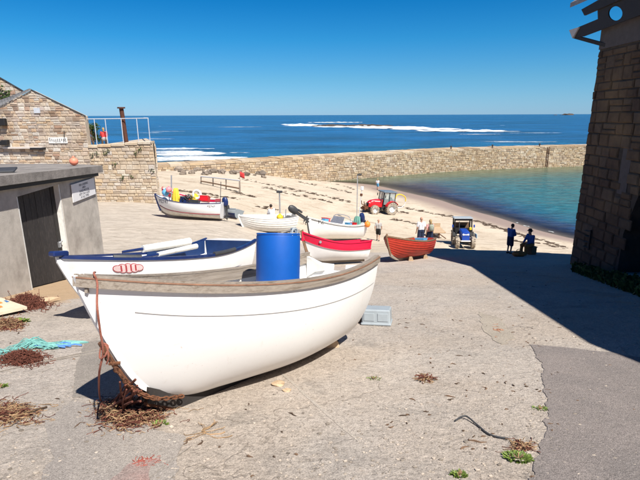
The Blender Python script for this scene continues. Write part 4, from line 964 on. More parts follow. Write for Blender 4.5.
# ------------------------------------------------------------------ boats
class Hull:
    """local frame: x forward from the stern, y to port, z up from the keel"""
    def __init__(s, Lk=3.6, B=1.7, H=.85, sw=.7, smx=.45, sb=.25, ss=.12, rb=.5, rs=.15, p0=.62, p1=1.1, ff=.3, strakes=0, lap=.014, kx=.72, rp=.8, ps=0.0):
        s.__dict__.update(locals())
    def half(s, x):
        if x < s.smx: return s.B / 2 * (s.sw + (1 - s.sw) * (1 - ((s.smx - x) / s.smx) ** 2))
        q = (x - s.smx) / (1 - s.smx); return s.B / 2 * max(0, 1 - q ** 2.3) ** .95
    def top(s, x):
        return s.H + s.sb * max(0, (x - .4) / .6) ** 2 + s.ss * max(0, (.4 - x) / .4) ** 2
    def keel(s, x): return s.H * s.ff * max(0, (x - s.kx) / (1 - s.kx)) ** 2.2
    def pt(s, x, t, side=1, out=0.0):
        b = s.half(x); k = s.keel(x); h = s.top(x); p = s.p0 + (s.p1 - s.p0) * x * x + s.ps * max(0, 1 - x / .5) ** 1.5
        y = b * math.sin(t * math.pi / 2) ** p; z = k + (h - k) * (1 - math.cos(t * math.pi / 2)) ** (.85 - .25 * x * x)
        tz = (z - k) / max(.01, h - k)
        xx = -s.rs * tz + x * (s.Lk + s.rb * tz ** s.rp + s.rs * tz)
        if s.strakes and t < .999:
            f = (t * s.strakes) % 1.0; out = out + s.lap * (1 - f)
        y = y + out
        return Vector((xx, side * y, z))
    def shell(s, t0=0, t1=1, th=.03, nx=40, nt=16, inner=True):
        mb = MB(); ts = []
        if s.strakes:
            for k in range(s.strakes):
                a, b_ = k / s.strakes, (k + 1) / s.strakes
                for q in (a + 1e-4, (a + b_) / 2, b_ - 1e-4): 
                    if t0 - 1e-6 <= q <= t1: ts.append(q)
            if abs(t1 - 1) < 1e-6: ts.append(1.0)
        else: ts = list(np.linspace(t0, t1, nt))
        xs = 1 - (1 - np.linspace(0, 1, nx)) ** 1.35
        for side in (1, -1):
            def sheet(off, zo):
                V = []
                for x in xs:
                    for t in ts:
                        p = s.pt(x, t, side)
                        if off: p.y = side * max(0.0, abs(p.y) - off * 1.1 - (s.lap if s.strakes else 0)); p.z += zo * (1 - t); p.x -= off * x * x
                        V.append(p)
                return V
            n = len(ts); Fc = [(i * n + k, (i + 1) * n + k, (i + 1) * n + k + 1, i * n + k + 1) for i in range(nx - 1) for k in range(n - 1)]
            Vo = sheet(0, 0); mb.add(Vo, Fc)
            if inner:
                Vi = sheet(th, th * 1.2); mb.add(Vi, [f[::-1] for f in Fc])
                T = []; Q = []
                for i in range(nx): T += [Vo[i * n + n - 1], Vi[i * n + n - 1]]
                mb.add(T, [(2 * i, 2 * i + 1, 2 * i + 3, 2 * i + 2) for i in range(nx - 1)])
        return mb
    def strip(s, t, w_, h_, side, out=0.0, dz=0.0, x0=0.0, x1=1.0, n=40, inset=0.0):
        """batten following the hull at height t"""
        V = []; Fc = []; P_ = [s.pt(x0 + (x1 - x0) * i / (n - 1), t, side) for i in range(n)]
        for i, p in enumerate(P_):
            d = P_[min(i + 1, n - 1)] - P_[max(i - 1, 0)]; d.z = 0; d = d.normalized() if d.length else Vector((1, 0, 0))
            nn = Vector((-d.y, d.x, 0)) * side
            if nn.y * side < 0: nn = -nn
            a = p + nn * (out - w_); b_ = p + nn * out
            for q, z in ((a, -h_ / 2), (b_, -h_ / 2), (b_, h_ / 2), (a, h_ / 2)): V.append(q + Vector((0, 0, z + dz)))
        for i in range(n - 1):
            for k in range(4): Fc.append((i * 4 + k, i * 4 + (k + 1) % 4, i * 4 + 4 + (k + 1) % 4, i * 4 + 4 + k))
        Fc += [(3, 2, 1, 0), tuple((n - 1) * 4 + k for k in range(4))]
        return MB().add(V, Fc)
    def transom(s, th=.035, notch=None, knees=0.0, nt=14):
        ts = np.linspace(0.001, 1, nt); prof = [s.pt(0, t, 1) for t in ts]
        up = []
        L_ = [p.copy() for p in prof]; Rr = [Vector((p.x, -p.y, p.z)) for p in prof]
        tp = prof[-1]
        if notch:
            nw, nh = notch
            top = [Vector((tp.x, y, z)) for y, z in ((tp.y * .85, tp.z - .03), (tp.y * .55, tp.z - .09), (nw, tp.z - .10), (nw, tp.z - .10 - nh), (-nw, tp.z - .10 - nh), (-nw, tp.z - .10), (-tp.y * .55, tp.z - .09), (-tp.y * .85, tp.z - .03))]
        else: top = [Vector((tp.x, y, tp.z + .03)) for y in (tp.y * .5, 0, -tp.y * .5)]
        poly = L_ + top + Rr[::-1]
        dx = (tp.x - prof[0].x) / max(.01, tp.z - prof[0].z)
        poly = [Vector((prof[0].x + dx * (p.z - prof[0].z), p.y * .995, p.z)) for p in poly]
        return MB().prism(poly, (th, 0, 0))
    def keel_bar(s, w_=.06, d=.09, n=30):
        V = []; Fc = []
        for i in range(n):
            p = s.pt(i / (n - 1), 0.0, 1); 
            for y, z in ((-w_ / 2, -d), (w_ / 2, -d), (w_ / 2, .04), (-w_ / 2, .04)): V.append((p.x + (.03 if i == n - 1 else 0), y, p.z + z))
        for i in range(n - 1):
            for k in range(4): Fc.append((i * 4 + k, i * 4 + (k + 1) % 4, i * 4 + 4 + (k + 1) % 4, i * 4 + 4 + k))
        Fc += [(3, 2, 1, 0), tuple((n - 1) * 4 + k for k in range(4))]
        return MB().add(V, Fc)
    def stem(s, w_=.06, d=.07, ext=.08, n=14, lo=0.0):
        V = []; Fc = []
        for i in range(n):
            t = lo + (1 - lo) * i / (n - 1); p = s.pt(1, t, 1); q = s.pt(1, min(1, t + .02), 1)
            dd = Vector((1, 0, -.55)).normalized()
            e = Vector((0, 0, ext if i == n - 1 else 0))
            for y, o in ((-w_ / 2, -.045), (-w_ / 2 * .6, d), (w_ / 2 * .6, d), (w_ / 2, -.045)): V.append(Vector((p.x, y, p.z)) + dd * o + e)
        for i in range(n - 1):
            for k in range(4): Fc.append((i * 4 + k, i * 4 + (k + 1) % 4, i * 4 + 4 + (k + 1) % 4, i * 4 + 4 + k))
        Fc += [(3, 2, 1, 0), tuple((n - 1) * 4 + k for k in range(4))]
        return MB().add(V, Fc)
    def thwart(s, x, t, wd=.22, th=.03, n=6):
        V = []; Fc = []
        for i in range(n + 1):
            xx = x - wd / s.Lk / 2 + wd / s.Lk * i / n; a = s.pt(xx, t, 1); y = a.y - .035
            for yy, z in ((-y, 0), (y, 0), (y, th), (-y, th)): V.append((a.x, yy, s.pt(x, t, 1).z + z))
        for i in range(n):
            for k in range(4): Fc.append((i * 4 + k, i * 4 + (k + 1) % 4, i * 4 + 4 + (k + 1) % 4, i * 4 + 4 + k))
        Fc += [(3, 2, 1, 0), tuple(n * 4 + k for k in range(4))]
        return MB().add(V, Fc)
    def deck(s, x0, x1, z, n=16, dip=0.0):
        """flat sole or foredeck between two stations"""
        V = []; Fc = []
        for i in range(n + 1):
            x = x0 + (x1 - x0) * i / n; zz = z(x) if callable(z) else z
            ts = np.linspace(0.02, 1, 40); t = min(ts, key=lambda q: abs(s.pt(x, q, 1).z - zz)); a = s.pt(x, t, 1); y = max(.004, abs(a.y) - .03)
            V += [(a.x, -y, zz), (a.x, 0, zz + dip), (a.x, y, zz)]
        for i in range(n):
            for k in range(2): Fc.append((i * 3 + k, i * 3 + k + 1, i * 3 + 4 + k, i * 3 + 3 + k))
        V2 = [(v[0], v[1] * .97, v[2] - .02) for v in V]
        m = len(V); rim = []
        for i in range(n): rim += [(3 * i, 3 * i + 3, m + 3 * i + 3, m + 3 * i), (3 * i + 2, m + 3 * i + 2, m + 3 * i + 5, 3 * i + 5)]
        return MB().add(V + V2, Fc + [tuple(m + q for q in f[::-1]) for f in Fc] + rim)
    def text(s, txt, size, x, t, side, mat, parent, off=.012):
        vs, fs = text_verts(txt, size); Lx = s.Lk + s.rb * .8; mb = MB(); V = []
        tz = s.pt(x, t, side).z
        for v in vs:
            xx = x + (v.x * (1 if side < 0 else -1)) / Lx
            ts = np.linspace(.3, 1, 60); tgt = tz + v.y; t2 = min(ts, key=lambda q: abs(s.pt(xx, q, side).z - tgt)); p = s.pt(xx, t2, side)
            V.append(Vector((p.x, p.y + side * (off + (s.lap if s.strakes else 0) + v.z), tgt)))
        mb.add(V, fs); return mb.build('lettering', mat, parent)
def place(root, stern, bow, roll=0.0, lift=0.0, up=None, level=None):
    s_ = Vector((stern[0], stern[1], gz(*stern))); b_ = Vector((bow[0], bow[1], gz(*bow)))
    if level is not None: s_.z = s_.z + (b_.z - s_.z) * (1 - level); lift += .0
    f = (b_ - s_).normalized(); m_ = (s_ + b_) / 2; u = gn(m_.x, m_.y) if up is None else Vector(up)
    l_ = u.cross(f).normalized(); u = f.cross(l_)
    q = Matrix.Rotation(roll, 3, f); l_ = q @ l_; u = q @ u
    m = Matrix((f, l_, u)).transposed().to_4x4(); m.translation = s_ + u * lift; root.matrix_basis = m
    return m
def outboard(parent, loc_, tilt, mat='navy', sc=1.0):
    """tilted outboard: cowling, leg, propeller; x aft"""
    rm = Matrix.Rotation(tilt, 4, 'Y'); T = Matrix.Translation(loc_) @ rm @ Matrix.Scale(sc, 4)
    mb = MB(); pr = [(.0, .0), (.13, 0), (.17, .06), (.19, .22), (.17, .36), (.1, .44), (0, .45)]
    mb.lathe(pr, 14, T @ Matrix.Diagonal((1.25, .9, 1.45, 1))); ob = mb.build('outboard_motor', mat, parent, True)
    mb = MB(); mb.box((.02, 0, -.35), (.2, .09, .72), ch=.02); mb.box((.03, 0, -.74), (.42, .1, .07), ch=.02); mb.box((.06, 0, -.84), (.1, .06, .2), ch=.02); mb.box((-.17, 0, -.12), (.12, .26, .3), ch=.02)
    mb.lathe([(0, -.2), (.055, -.15), (.06, .12), (0, .25)], 10, Matrix.Translation((.05, 0, -.9)) @ Matrix.Rotation(R(90), 4, 'Y'))
    mb.add([Vector(v) for v in ((.0, -.005, -.92), (.12, -.005, -.92), (.1, 0, -1.08), (.03, 0, -1.08))], [(0, 1, 2, 3)])
    mb.v = [tuple(T @ Vector(v)) for v in mb.v]; mb.build('leg', 'darkgrey', ob)
    mb = MB()
    for k in range(3):
        a = k * 2.094; d = Vector((0, math.cos(a), math.sin(a))); e = Vector((0, -math.sin(a), math.cos(a)))
        c = Vector((.3, 0, -.9)); mb.add([c + d * .02 - e * .02, c + d * .14 - e * .05 + Vector((.03, 0, 0)), c + d * .15 + e * .04 - Vector((.03, 0, 0)), c + d * .02 + e * .02], [(0, 1, 2, 3)])
    mb.v = [tuple(T @ Vector(v)) for v in mb.v]; mb.build('propeller', 'darkgrey', ob)
    return ob
def basic_boat(name, label, h, hull_mat='white', gun_mat='wood_grey', in_mat='cream', thw_mat='wood_light', thwarts=(.25, .5), gun=(.05, .06), group=None, top_band=None, sole=.16, stem_mat=None, notch=None, foredeck=None):
    t = thing(name, label, 'boat', group=group)
    if top_band:
        h.shell(0, top_band[0], .03).build('hull', hull_mat, t, True); h.shell(top_band[0] - .004, 1, .03).build('upper_hull', top_band[1], t, True)
    else: h.shell().build('hull', hull_mat, t, True)
    h.transom(notch=notch).build('transom', top_band[1] if top_band else hull_mat, t)
    for side in (1, -1): h.strip(1, gun[0], gun[1], side, out=.025, dz=.012).build('gunwale', gun_mat, t)
    h.keel_bar().build('keel', 'wood_grey', t); h.stem().build('stem', stem_mat or gun_mat, t)
    for x in thwarts: h.thwart(x, .80).build('thwart', thw_mat, t)
    h.deck(.02, .82, h.H * sole + .06).build('sole', in_mat, t)
    if foredeck: h.deck(foredeck[0], .97, lambda x: h.top(x) - .03, dip=.04).build('foredeck', foredeck[1], t)
    return t
WORLD = {}
# ---- main white boat in the foreground
def M_up(f_xy): return gn(*f_xy)
h1 = Hull(Lk=3.087, B=1.45, H=.993, sw=.80, smx=.42, sb=.201, ss=.116, rb=.606, rs=.16, p0=.46, p1=.80, ff=.192, kx=.80, rp=.73, ps=.42)
T1 = thing('open_boat', 'large white open boat with grey wooden gunwale holding a blue drum, foreground', 'boat')
mb = h1.shell(0, 1, .035, 64, 26); mb.build('hull', 'hullwhite', T1, True)
h1.transom(.05, notch=(.11, .09)).build('transom', 'white', T1)
for sd in (1, -1):
    g_ = h1.strip(1, .07, .075, sd, out=.028, dz=.0, n=60).build('gunwale', 'wood_grey', T1)
    h1.strip(1, .062, .02, sd, out=.016, dz=.048, n=60).build('capping', 'wood_grey', g_)
    h1.strip(1, .012, .012, sd, out=.033, dz=.034, n=60).build('trim_strip', 'wood_red', g_)
    h1.strip(1, .02, .085, sd, out=-.056, dz=-.045, n=60).build('inwale', 'wood_grey', g_)
    h1.strip(.80, .012, .005, sd, out=.005, x0=.02, x1=.93, n=60).build('moulding_line', 'line_grey', T1)
    # knees at the transom quarters
    tp = h1.pt(0.0, 1, sd)
    MB().prism([Vector((tp.x + .055, sd * (abs(tp.y) - a_), tp.z - b_)) for a_, b_ in ((.06, .0), (.16, .035), (.24, .09), (.36, .13), (.36, .19), (.2, .22), (.06, .30))], (.06, 0, 0)).build('transom_knee', 'white_old', T1)
h1.keel_bar(.09, .10).build('keel', 'bottom', T1)
kb = h1.keel_bar(.05, .125); kb.v = [(v[0] + (.02 if v[0] > 3.5 else 0), v[1], v[2] - .004) for v in kb.v if True]; kb.build('keel_band', 'rust', T1)
h1.stem(.055, .022, .05, lo=.0).build('stem', 'hullwhite', T1)
MB().tube([h1.pt(1, t_, 1) + Vector((.045, 0, -.03)) for t_ in np.linspace(.0, .55, 8)], .022, 6).build('stem_band', 'rust', T1)
MB().prism([h1.pt(.985, 1, 1) + Vector((0, 0, -.02)), h1.pt(.90, 1, 1) + Vector((0, 0, -.02)), h1.pt(.90, 1, -1) + Vector((0, 0, -.02)), h1.pt(.985, 1, -1) + Vector((0, 0, -.02))], (0, 0, .06)).build('breasthook', 'wood_grey', T1)
h1.deck(.012, .80, .26).build('sole', 'cream', T1)
h1.deck(.30, .62, .515).build('bait_platform', 'cream', T1)
h1.thwart(.70, .82, .26, .035).build('thwart', 'wood_grey', T1)
h1.thwart(.13, .74, .55, .03).build('stern_seat', 'white_old', T1)
h1.thwart(.26, .80, .20, .035).build('thwart', 'ltblue', T1)
MB().box((.26, .05, .585), (.20, .14, .10), ch=.02).build('locker_hatch', 'wood_grey', T1)
for k in range(9):
    xx = .10 + .085 * k
    for sd in (1, -1): MB().tube([h1.pt(xx, t_, sd) - Vector((0, sd * .045, -.01)) for t_ in np.linspace(.25, .95, 8)], .016, 5).build('rib', 'cream', T1)
MB().tube([h1.pt(1, .35, 1) + Vector((.03, -.05, 0)), h1.pt(1, .35, 1) + Vector((.09, 0, 0)), h1.pt(1, .35, 1) + Vector((.03, .05, 0))], .014, 8).build('eye_bolt', 'rust', T1)
bow1 = Vector((-1.511, 3.526)); stern1 = bow1 + Vector((math.cos(.98), math.sin(.98))) * h1.Lk
WORLD['b1'] = place(T1, stern1, bow1, lift=.06)
# drum
W1 = WORLD['b1']
dr_ = thing('plastic_drum', 'tall bright blue plastic drum standing in the white boat', 'drum')
dr_.matrix_basis = W1 @ Matrix.Translation((1.30, .0, .53)) @ Matrix.Rotation(R(-1.5), 4, 'Y') @ Matrix.Diagonal((.885, .885, 1, 1))
prof = [(0, .012), (.26, .012), (.285, .03), (.288, .3), (.288, .6), (.288, .92), (.280, .945), (.268, .945), (.266, .93), (.266, .1), (0, .1)]
MB().lathe(prof, 48).build('shell', 'drum', dr_, True)
mb = MB(); mb.tube([(.276 * math.cos(a), .276 * math.sin(a), .95) for a in np.linspace(0, 6.283, 40)], .013, 6, False); mb.build('rim', 'drum', dr_, True)
mb = MB()
for a0 in (1.35, 2.75): mb.tube(smooth_pts([(.27 * math.cos(a0), .27 * math.sin(a0), .93), (.27 * math.cos(a0 + .06), .27 * math.sin(a0 + .06), 1.0), (.27 * math.cos(a0 + .35), .27 * math.sin(a0 + .35), 1.01), (.27 * math.cos(a0 + .42), .27 * math.sin(a0 + .42), .93)], 4), .014, 6)
mb.build('handle', 'greybox', dr_)
rp_ = thing('coiled_line', 'pale grey line draped over the rim of the blue drum', 'rope'); rp_.matrix_basis = dr_.matrix_basis.copy()
MB().tube(smooth_pts([(-.2, .14, .93), (-.24, .16, .985), (-.27, .10, .985), (-.27, -.02, .99), (-.19, -.1, .95), (-.1, .06, .9)], 6), .02, 6).build('line', 'rope_grey', rp_)
# chocks
for i, (px, py, sx, lb) in enumerate([(331, 347, .13, 'pale wooden chock under the stern of the white boat'), (357, 322, .11, 'brown wooden chock beside the grey fish box')]):
    p = gp(px, py); o = MB().prism([(-sx, -.06, -.02), (sx * .7, -.06, -.02), (sx * .7, -.06, .05), (-sx * .1, -.06, .20), (-sx, -.06, .16)], (0, .13, 0)).build('timber_chock', 'wood_light', loc=(p.x, p.y, p.z))
    o.rotation_euler = (R(-12), 0, .5 + i * .6); tag(o, lb, 'chock', 'chocks under the white boat')
pk = W1 @ Vector((3.3, 0, -.1)); 
# ---- white boat with navy trim, behind
h2 = Hull(Lk=3.507, B=1.71, H=.83, sw=.876, smx=.42, sb=.121, ss=.24, rb=.472, rs=.12, p0=.5, p1=1.0)
T2 = basic_boat('rowing_boat', 'white rowing boat with navy gunwale and blue stern interior, behind the foreground boat', h2, 'white', 'navy', 'cream', 'white_old', (.52,), (.06, .055), stem_mat='white')
sx = h2.pt(0, 1, 1)
MB().prism([Vector((sx.x + .06, y, z)) for y, z in ((-.60, .28), (.60, .28), (.70, 1.06), (-.70, 1.06))], (.02, 0, 0)).build('stern_panel', 'blue_in', T2)
for sd in (1, -1):
    inn = h2.strip(.92, .012, .40, sd, out=-.045, dz=-.08, x0=.02, x1=.42, n=20); inn.build('side_panel', 'blue_in', T2)
    MB().tube([h2.pt(x, 1, sd) + Vector((0, 0, .03)) for x in np.linspace(.20, .36, 6)], .045, 8).build('gunwale_pad', 'darkgrey', T2)
MB().tube([h2.pt(x, 1, 1) + Vector((0, -.02, .035)) for x in np.linspace(.74, .84, 6)], .045, 8).build('gunwale_pad', 'darkgrey', T2)
h2.deck(.03, .40, .46).build('stern_seat', 'cream', T2)
MB().box((h2.pt(1, 1, 1).x + .0, 0, h2.pt(1, 1, 1).z + .06), (.26, .16, .09), ch=.02).build('bow_pad', 'navy', T2)
bow2 = Vector((-3.938, 7.318)); W2 = place(T2, bow2 + Vector((math.cos(1.04), math.sin(1.04))) * h2.Lk, bow2, lift=.167)
# red oval emblem on its bow
mb = MB(); vs = []; xc = .80; e_n = 26; tz = h2.pt(xc, .84, 1).z
def on_h2(u, v, off):
    xx = xc + u / (h2.Lk + h2.rb); ts = np.linspace(.5, 1, 60); t2 = min(ts, key=lambda q: abs(h2.pt(xx, q, 1).z - (tz + v))); p = h2.pt(xx, t2, 1); return Vector((p.x, p.y + off, tz + v))
def blob(u0, v0, ru, rv, off, n=16): return [on_h2(u0 + ru * math.cos(a), v0 + rv * math.sin(a), off) for a in np.linspace(0, 2 * math.pi, n + 1)[:-1]]
mb = MB(); mk = MB()
for u0, rv in ((-.155, .062), (-.085, .082), (0, .088), (.085, .082), (.155, .062)):
    mb.add(blob(u0, 0, .072, rv, .014), [tuple(range(16))]); mk.add(blob(u0, 0, .06, rv - .012, .017), [tuple(range(16))])
for u0 in (-.10, -.03, .04, .11): 
    q = [on_h2(u0 + a, v, .020) for a, v in ((-.012, -.05), (.012, -.05), (.006, .055), (-.018, .055))]; mb.add(q, [(0, 1, 2, 3)])
eo = mb.build('emblem', 'redink', T2); mk.build('emblem_fill', 'pinkink', eo)
# oars / rolled sails lying fore and aft
def oar(label, p, q, r0, r1, mat='white_old', blade=True, roll_=False):
    t = thing('oar' if not roll_ else 'rolled_sail', label, 'oar' if not roll_ else 'sail'); t.matrix_basis = W2.copy()
    p = Vector(p); q = Vector(q); MB().tube([p, p.lerp(q, .5), q], [r0, (r0 + r1) / 2, r1], 10).build('shaft', mat, t, True)
    d = (q - p).normalized()
    if blade: MB().box(q + d * .25, (.55, .14, .02), d.to_track_quat('X', 'Z').to_matrix(), ch=.008).build('blade', mat, t)
    else: MB().tube([p - d * .45, p], [.028, .03], 8).build('pole_end', 'navy', t)
    return t
h2g = h2.H
oar('long white rolled sail lying along the navy trimmed boat', (1.95, -.50, .96), (.75, -.42, 1.06), .075, .085, 'white_old', False, True)
oar('shorter white rolled bundle beside the long one in the rowing boat', (1.9, -.12, .86), (.75, -.22, .96), .045, .06, 'white_old', False, True)
for i, (xx, yy) in enumerate(((2.15, .1), (2.5, .3))):
    pass
o = MB().box((0, 0, .09), (.3, .22, .2), ch=.03).build('tool_bag', 'navy'); o.matrix_basis = W2 @ Matrix.Translation((2.55, -.20, .72)); tag(o, 'dark blue bag on the foredeck of the rowing boat', 'bag')
h2.deck(.66, .94, .70).build('foredeck', 'white_old', T2)

# ---- crimson and white dinghy
h3 = Hull(Lk=2.45, B=1.25, H=.68, sw=.62, smx=.48, sb=.42, ss=.05, rb=.28, rs=.1, p0=.5, p1=.9)
T3 = basic_boat('dinghy', 'crimson over white dinghy just behind the stern of the foreground boat', h3, 'white', 'crimson', 'cream', 'wood_light', (.3, .6), (.05, .05), top_band=(.70, 'crimson'), stem_mat='wood_brown')
h3.deck(.52, .96, lambda x: h3.top(x) - .06, dip=.03).build('foredeck', 'crimson', T3)
for sd in (1, -1): h3.strip(.70, .03, .03, sd, out=.03).build('rubbing_strake', 'crimson', T3)
MB().lathe([(0, 0), (.05, 0), (.055, .015), (.03, .03), (0, .03)], 14, Matrix.Translation(h3.pt(.82, .85, 1) + Vector((0, .035, .0))) @ Matrix.Rotation(R(90), 4, 'X')).build('hawse_ring', 'chrome', T3)
o3 = MB().tube([(h3.pt(1, 1, 1).x - .02, 0, h3.H + .1), (h3.pt(1, 1, 1).x - .02, 0, h3.H + .45)], .045, 8).build('stem_post', 'crimson', T3)
W3 = place(T3, (1.72, 17.9), (-.42, 16.75), lift=.14)

# ---- two white boats on the sand behind
h5 = Hull(Lk=3.1, B=1.5, H=.86, sw=.75, smx=.42, sb=.10, ss=.12, rb=.35, rs=.12, p0=.48, p1=.9, strakes=8, lap=.02)
T5 = basic_boat('clinker_boat', 'white clinker boat with tilted outboard motor, left of the pair', h5, 'white_old', 'white_old', 'cream', 'wood_light', (.35, .6), (.05, .05), sole=.2)
p5a = gp(289, 247); p5b = gp(243, 243)
W5 = place(T5, (at_y(293, 240, 28.6).x, 28.6), (at_y(242, 240, 27.2).x, 27.2), lift=-.30, level=.25)
outboard(T5, (-.22, 0.0, 1.16), R(58), 'darkgrey', 1.0)
MB().tube([(.4, -.3, .3), (.4, -.3, 1.3)], .03, 6).build('pole', 'chrome', T5)
h6 = Hull(Lk=5.6, B=2.2, H=1.12, sw=.72, smx=.42, sb=.40, ss=.14, rb=.45, rs=.14, p0=.5, p1=.95)
T6 = basic_boat('motor_boat', 'white motor boat with black stripe and stern mast behind the crimson dinghy', h6, 'white', 'white_old', 'cream', 'white_old', (.3,), (.05, .05), foredeck=(.62, 'white_old'), stem_mat='darkgrey')
for sd in (1, -1): h6.strip(.93, .02, .035, sd, out=.02, x0=.02, x1=.96).build('stripe', 'black', T6)
W6 = place(T6, (at_y(357, 240, 36.0).x, 36.0), (at_y(294, 240, 30.8).x, 30.8), lift=.15)
h6.text('PZ', .34, .86, .84, 1, 'ink', T6)
outboard(T6, (-.28, 0.15, 1.35), R(25), 'navy', 1.1)
MB().tube([(.35, .2, .2), (.35, .2, 1.95), (.36, .2, 4.0)], [.035, .03, .02], 6).build('mast', 'rail', T6)
MB().box((.36, .2, 3.9), (.2, .2, .3), ch=.03).build('mast_lamp', 'sign', T6); MB().box((.36, .2, 3.4), (.16, .16, .2), ch=.02).build('mast_lamp', 'rust', T6)
MB().tube(smooth_pts([(2.2, .85, 1.1), (2.22, .75, 1.65), (2.22, 0, 1.8), (2.22, -.75, 1.65), (2.2, -.85, 1.1)], 5), .025, 6).build('arch', 'chrome', T6)
MB().prism([(2.8, -.6, 1.15), (2.8, .6, 1.15), (2.5, .5, 1.65), (2.5, -.5, 1.65)], (.03, 0, 0)).build('windscreen', 'chrome', T6)
def buoy(label, m, r, mat, name='buoy'):
    t = thing(name, label, 'buoy'); t.matrix_basis = m
    MB().ball((0, 0, r), r, 16).build('float', mat, t, 'all'); MB().lathe([(.2 * r, 1.95 * r), (.22 * r, 2.15 * r), (.1 * r, 2.25 * r), (0, 2.25 * r)], 8).build('eye', mat, t); return t
buoy('orange buoy at the stern of the white motor boat', W6 @ Matrix.Translation((.30, 1.02, .98)), .24, 'orange')
buoy('yellow orange buoy inside the white clinker boat', W5 @ Matrix.Translation((1.0, .30, .70)), .2, 'yellow')
def crate(label, m, d, mat, name='fish_crate'):
    t = thing(name, label, 'crate'); t.matrix_basis = m; a, b_, c_ = d; mb = MB(); th = .02
    mb.box((0, 0, th / 2), (a - .04, b_ - .04, th))
    for s_ in (1, -1): mb.box((s_ * (a / 2 - th), 0, c_ / 2), (th, b_ - .04, c_)); mb.box((0, s_ * (b_ / 2 - th), c_ / 2), (a - .084, th, c_))
    mb.build('body', mat, t); mb = MB()
    for s_ in (1, -1): mb.box((s_ * (a / 2 - .015), 0, c_ + .016), (.035, b_, .03)); mb.box((0, s_ * (b_ / 2 - .015), c_ + .016), (a - .068, .035, .03))
    mb.build('rim', mat, t); return t
crate('blue crate on the foredeck of the white motor boat', W6 @ Matrix.Translation((4.2, .1, 1.26)), (.45, .3, .16), 'skyblue')
crate('red crate in the white motor boat by its windscreen', W6 @ Matrix.Translation((3.6, -.35, 1.20)), (.6, .4, .25), 'red')
crate('small red crate near the stern mast of the motor boat', W6 @ Matrix.Translation((1.1, .3, .95)), (.5, .35, .28), 'red')
crate('blue crate amidships in the white motor boat', W6 @ Matrix.Translation((2.0, .5, .95)), (.5, .35, .28), 'skyblue')
tp_ = MB()
for i in range(9):
    a = i * .7; tp_.tube(smooth_pts([(math.cos(a) * .12, math.sin(a) * .12, 1.0 - .01 * i), (math.cos(a) * .18, math.sin(a) * .18, .6), (math.cos(a) * .22, math.sin(a) * .22, .1)], 4), .05, 6)
o = tp_.build('draped_net', pm('green_net', (.16, .36, .30), .9, var=.3)); o.matrix_basis = W6 @ Matrix.Translation((.35, .05, .45)) @ Matrix.Scale(1.3, 4); tag(o, 'pale green net hung round the mast of the motor boat', 'net')

# ---- white boat with registration, on the left below the terrace
h7 = Hull(Lk=3.9, B=1.75, H=.88, sw=.72, smx=.42, sb=.34, ss=.08, rb=.40, rs=.12, p0=.48, p1=.95)
T7 = basic_boat('fishing_boat', 'white fishing boat with navy rail and black registration below the terrace wall', h7, 'white', 'navy', 'cream', 'wood_light', (.25, .6), (.05, .035), stem_mat='navy')
W7 = place(T7, (at_y(222, 215, 28.0).x, 28.0), (at_y(161, 215, 28.6).x, 28.6), lift=.14)
h7.shell(.0, .42, .0, 40, 8, False); 
bp_ = h7.shell(0.02, .40, .01, 40, 8, False); bp_.v = [(v[0], v[1] * 1.012 + (.006 if v[1] > 0 else -.006), v[2] - .004) for v in bp_.v]; bp_.build('boot_paint', 'cream', T7, True)
for sd in (1, -1): h7.strip(.46, .02, .05, sd, out=.014, x0=.0, x1=.97).build('waterline_stripe', pm('maroon_stripe', (.25, .02, .03), .6), T7)
h7.text('PZ747', .30, .84, .74, 1, 'ink', T7); h7.text('PZ747', .17, .12, .82, 1, 'ink', T7)
outboard(T7, (-.20, 0.0, .78), R(10), 'navy', .8)
MB().tube([(.15, 0, .5), (.12, 0, 2.2)], .02, 6).build('whip_aerial', 'darkgrey', T7)
MB().tube([(3.2, .1, .7), (3.2, .1, 2.45)], .04, 6).build('samson_mast', 'chrome', T7)
h7.deck(.62, .95, lambda x: h7.top(x) - .12).build('foredeck', 'white_old', T7)
# boat behind it, red inside
h8 = Hull(Lk=3.4, B=1.6, H=.85, sw=.72, smx=.42, sb=.38, ss=.08, rb=.35, rs=.12)
T8 = basic_boat('open_boat', 'white boat with red painted band, mostly hidden behind the fishing boat', h8, 'white', 'white_old', 'cream', 'wood_light', (.3, .6), (.05, .05), top_band=(.72, 'crimson'), stem_mat='red')
W8 = place(T8, (at_y(214, 208, 30.4).x, 30.4), (at_y(155, 208, 31.0).x, 31.0), lift=.40)
for dx in (.9, 2.6): 
    p = W8 @ Vector((dx, 0, 0)); g0 = gz(p.x, p.y)
    o = MB().box((0, 0, (p.z - g0) / 2 - .12), (.3, 1.1, (p.z - g0) - .02), ch=.02).build('cradle_block', 'wood_grey', loc=(p.x, p.y, g0)); tag(o, 'grey timber cradle block under the red banded boat, %s one' % ('stern' if dx < 1 else 'bow'), 'block', 'cradle blocks')
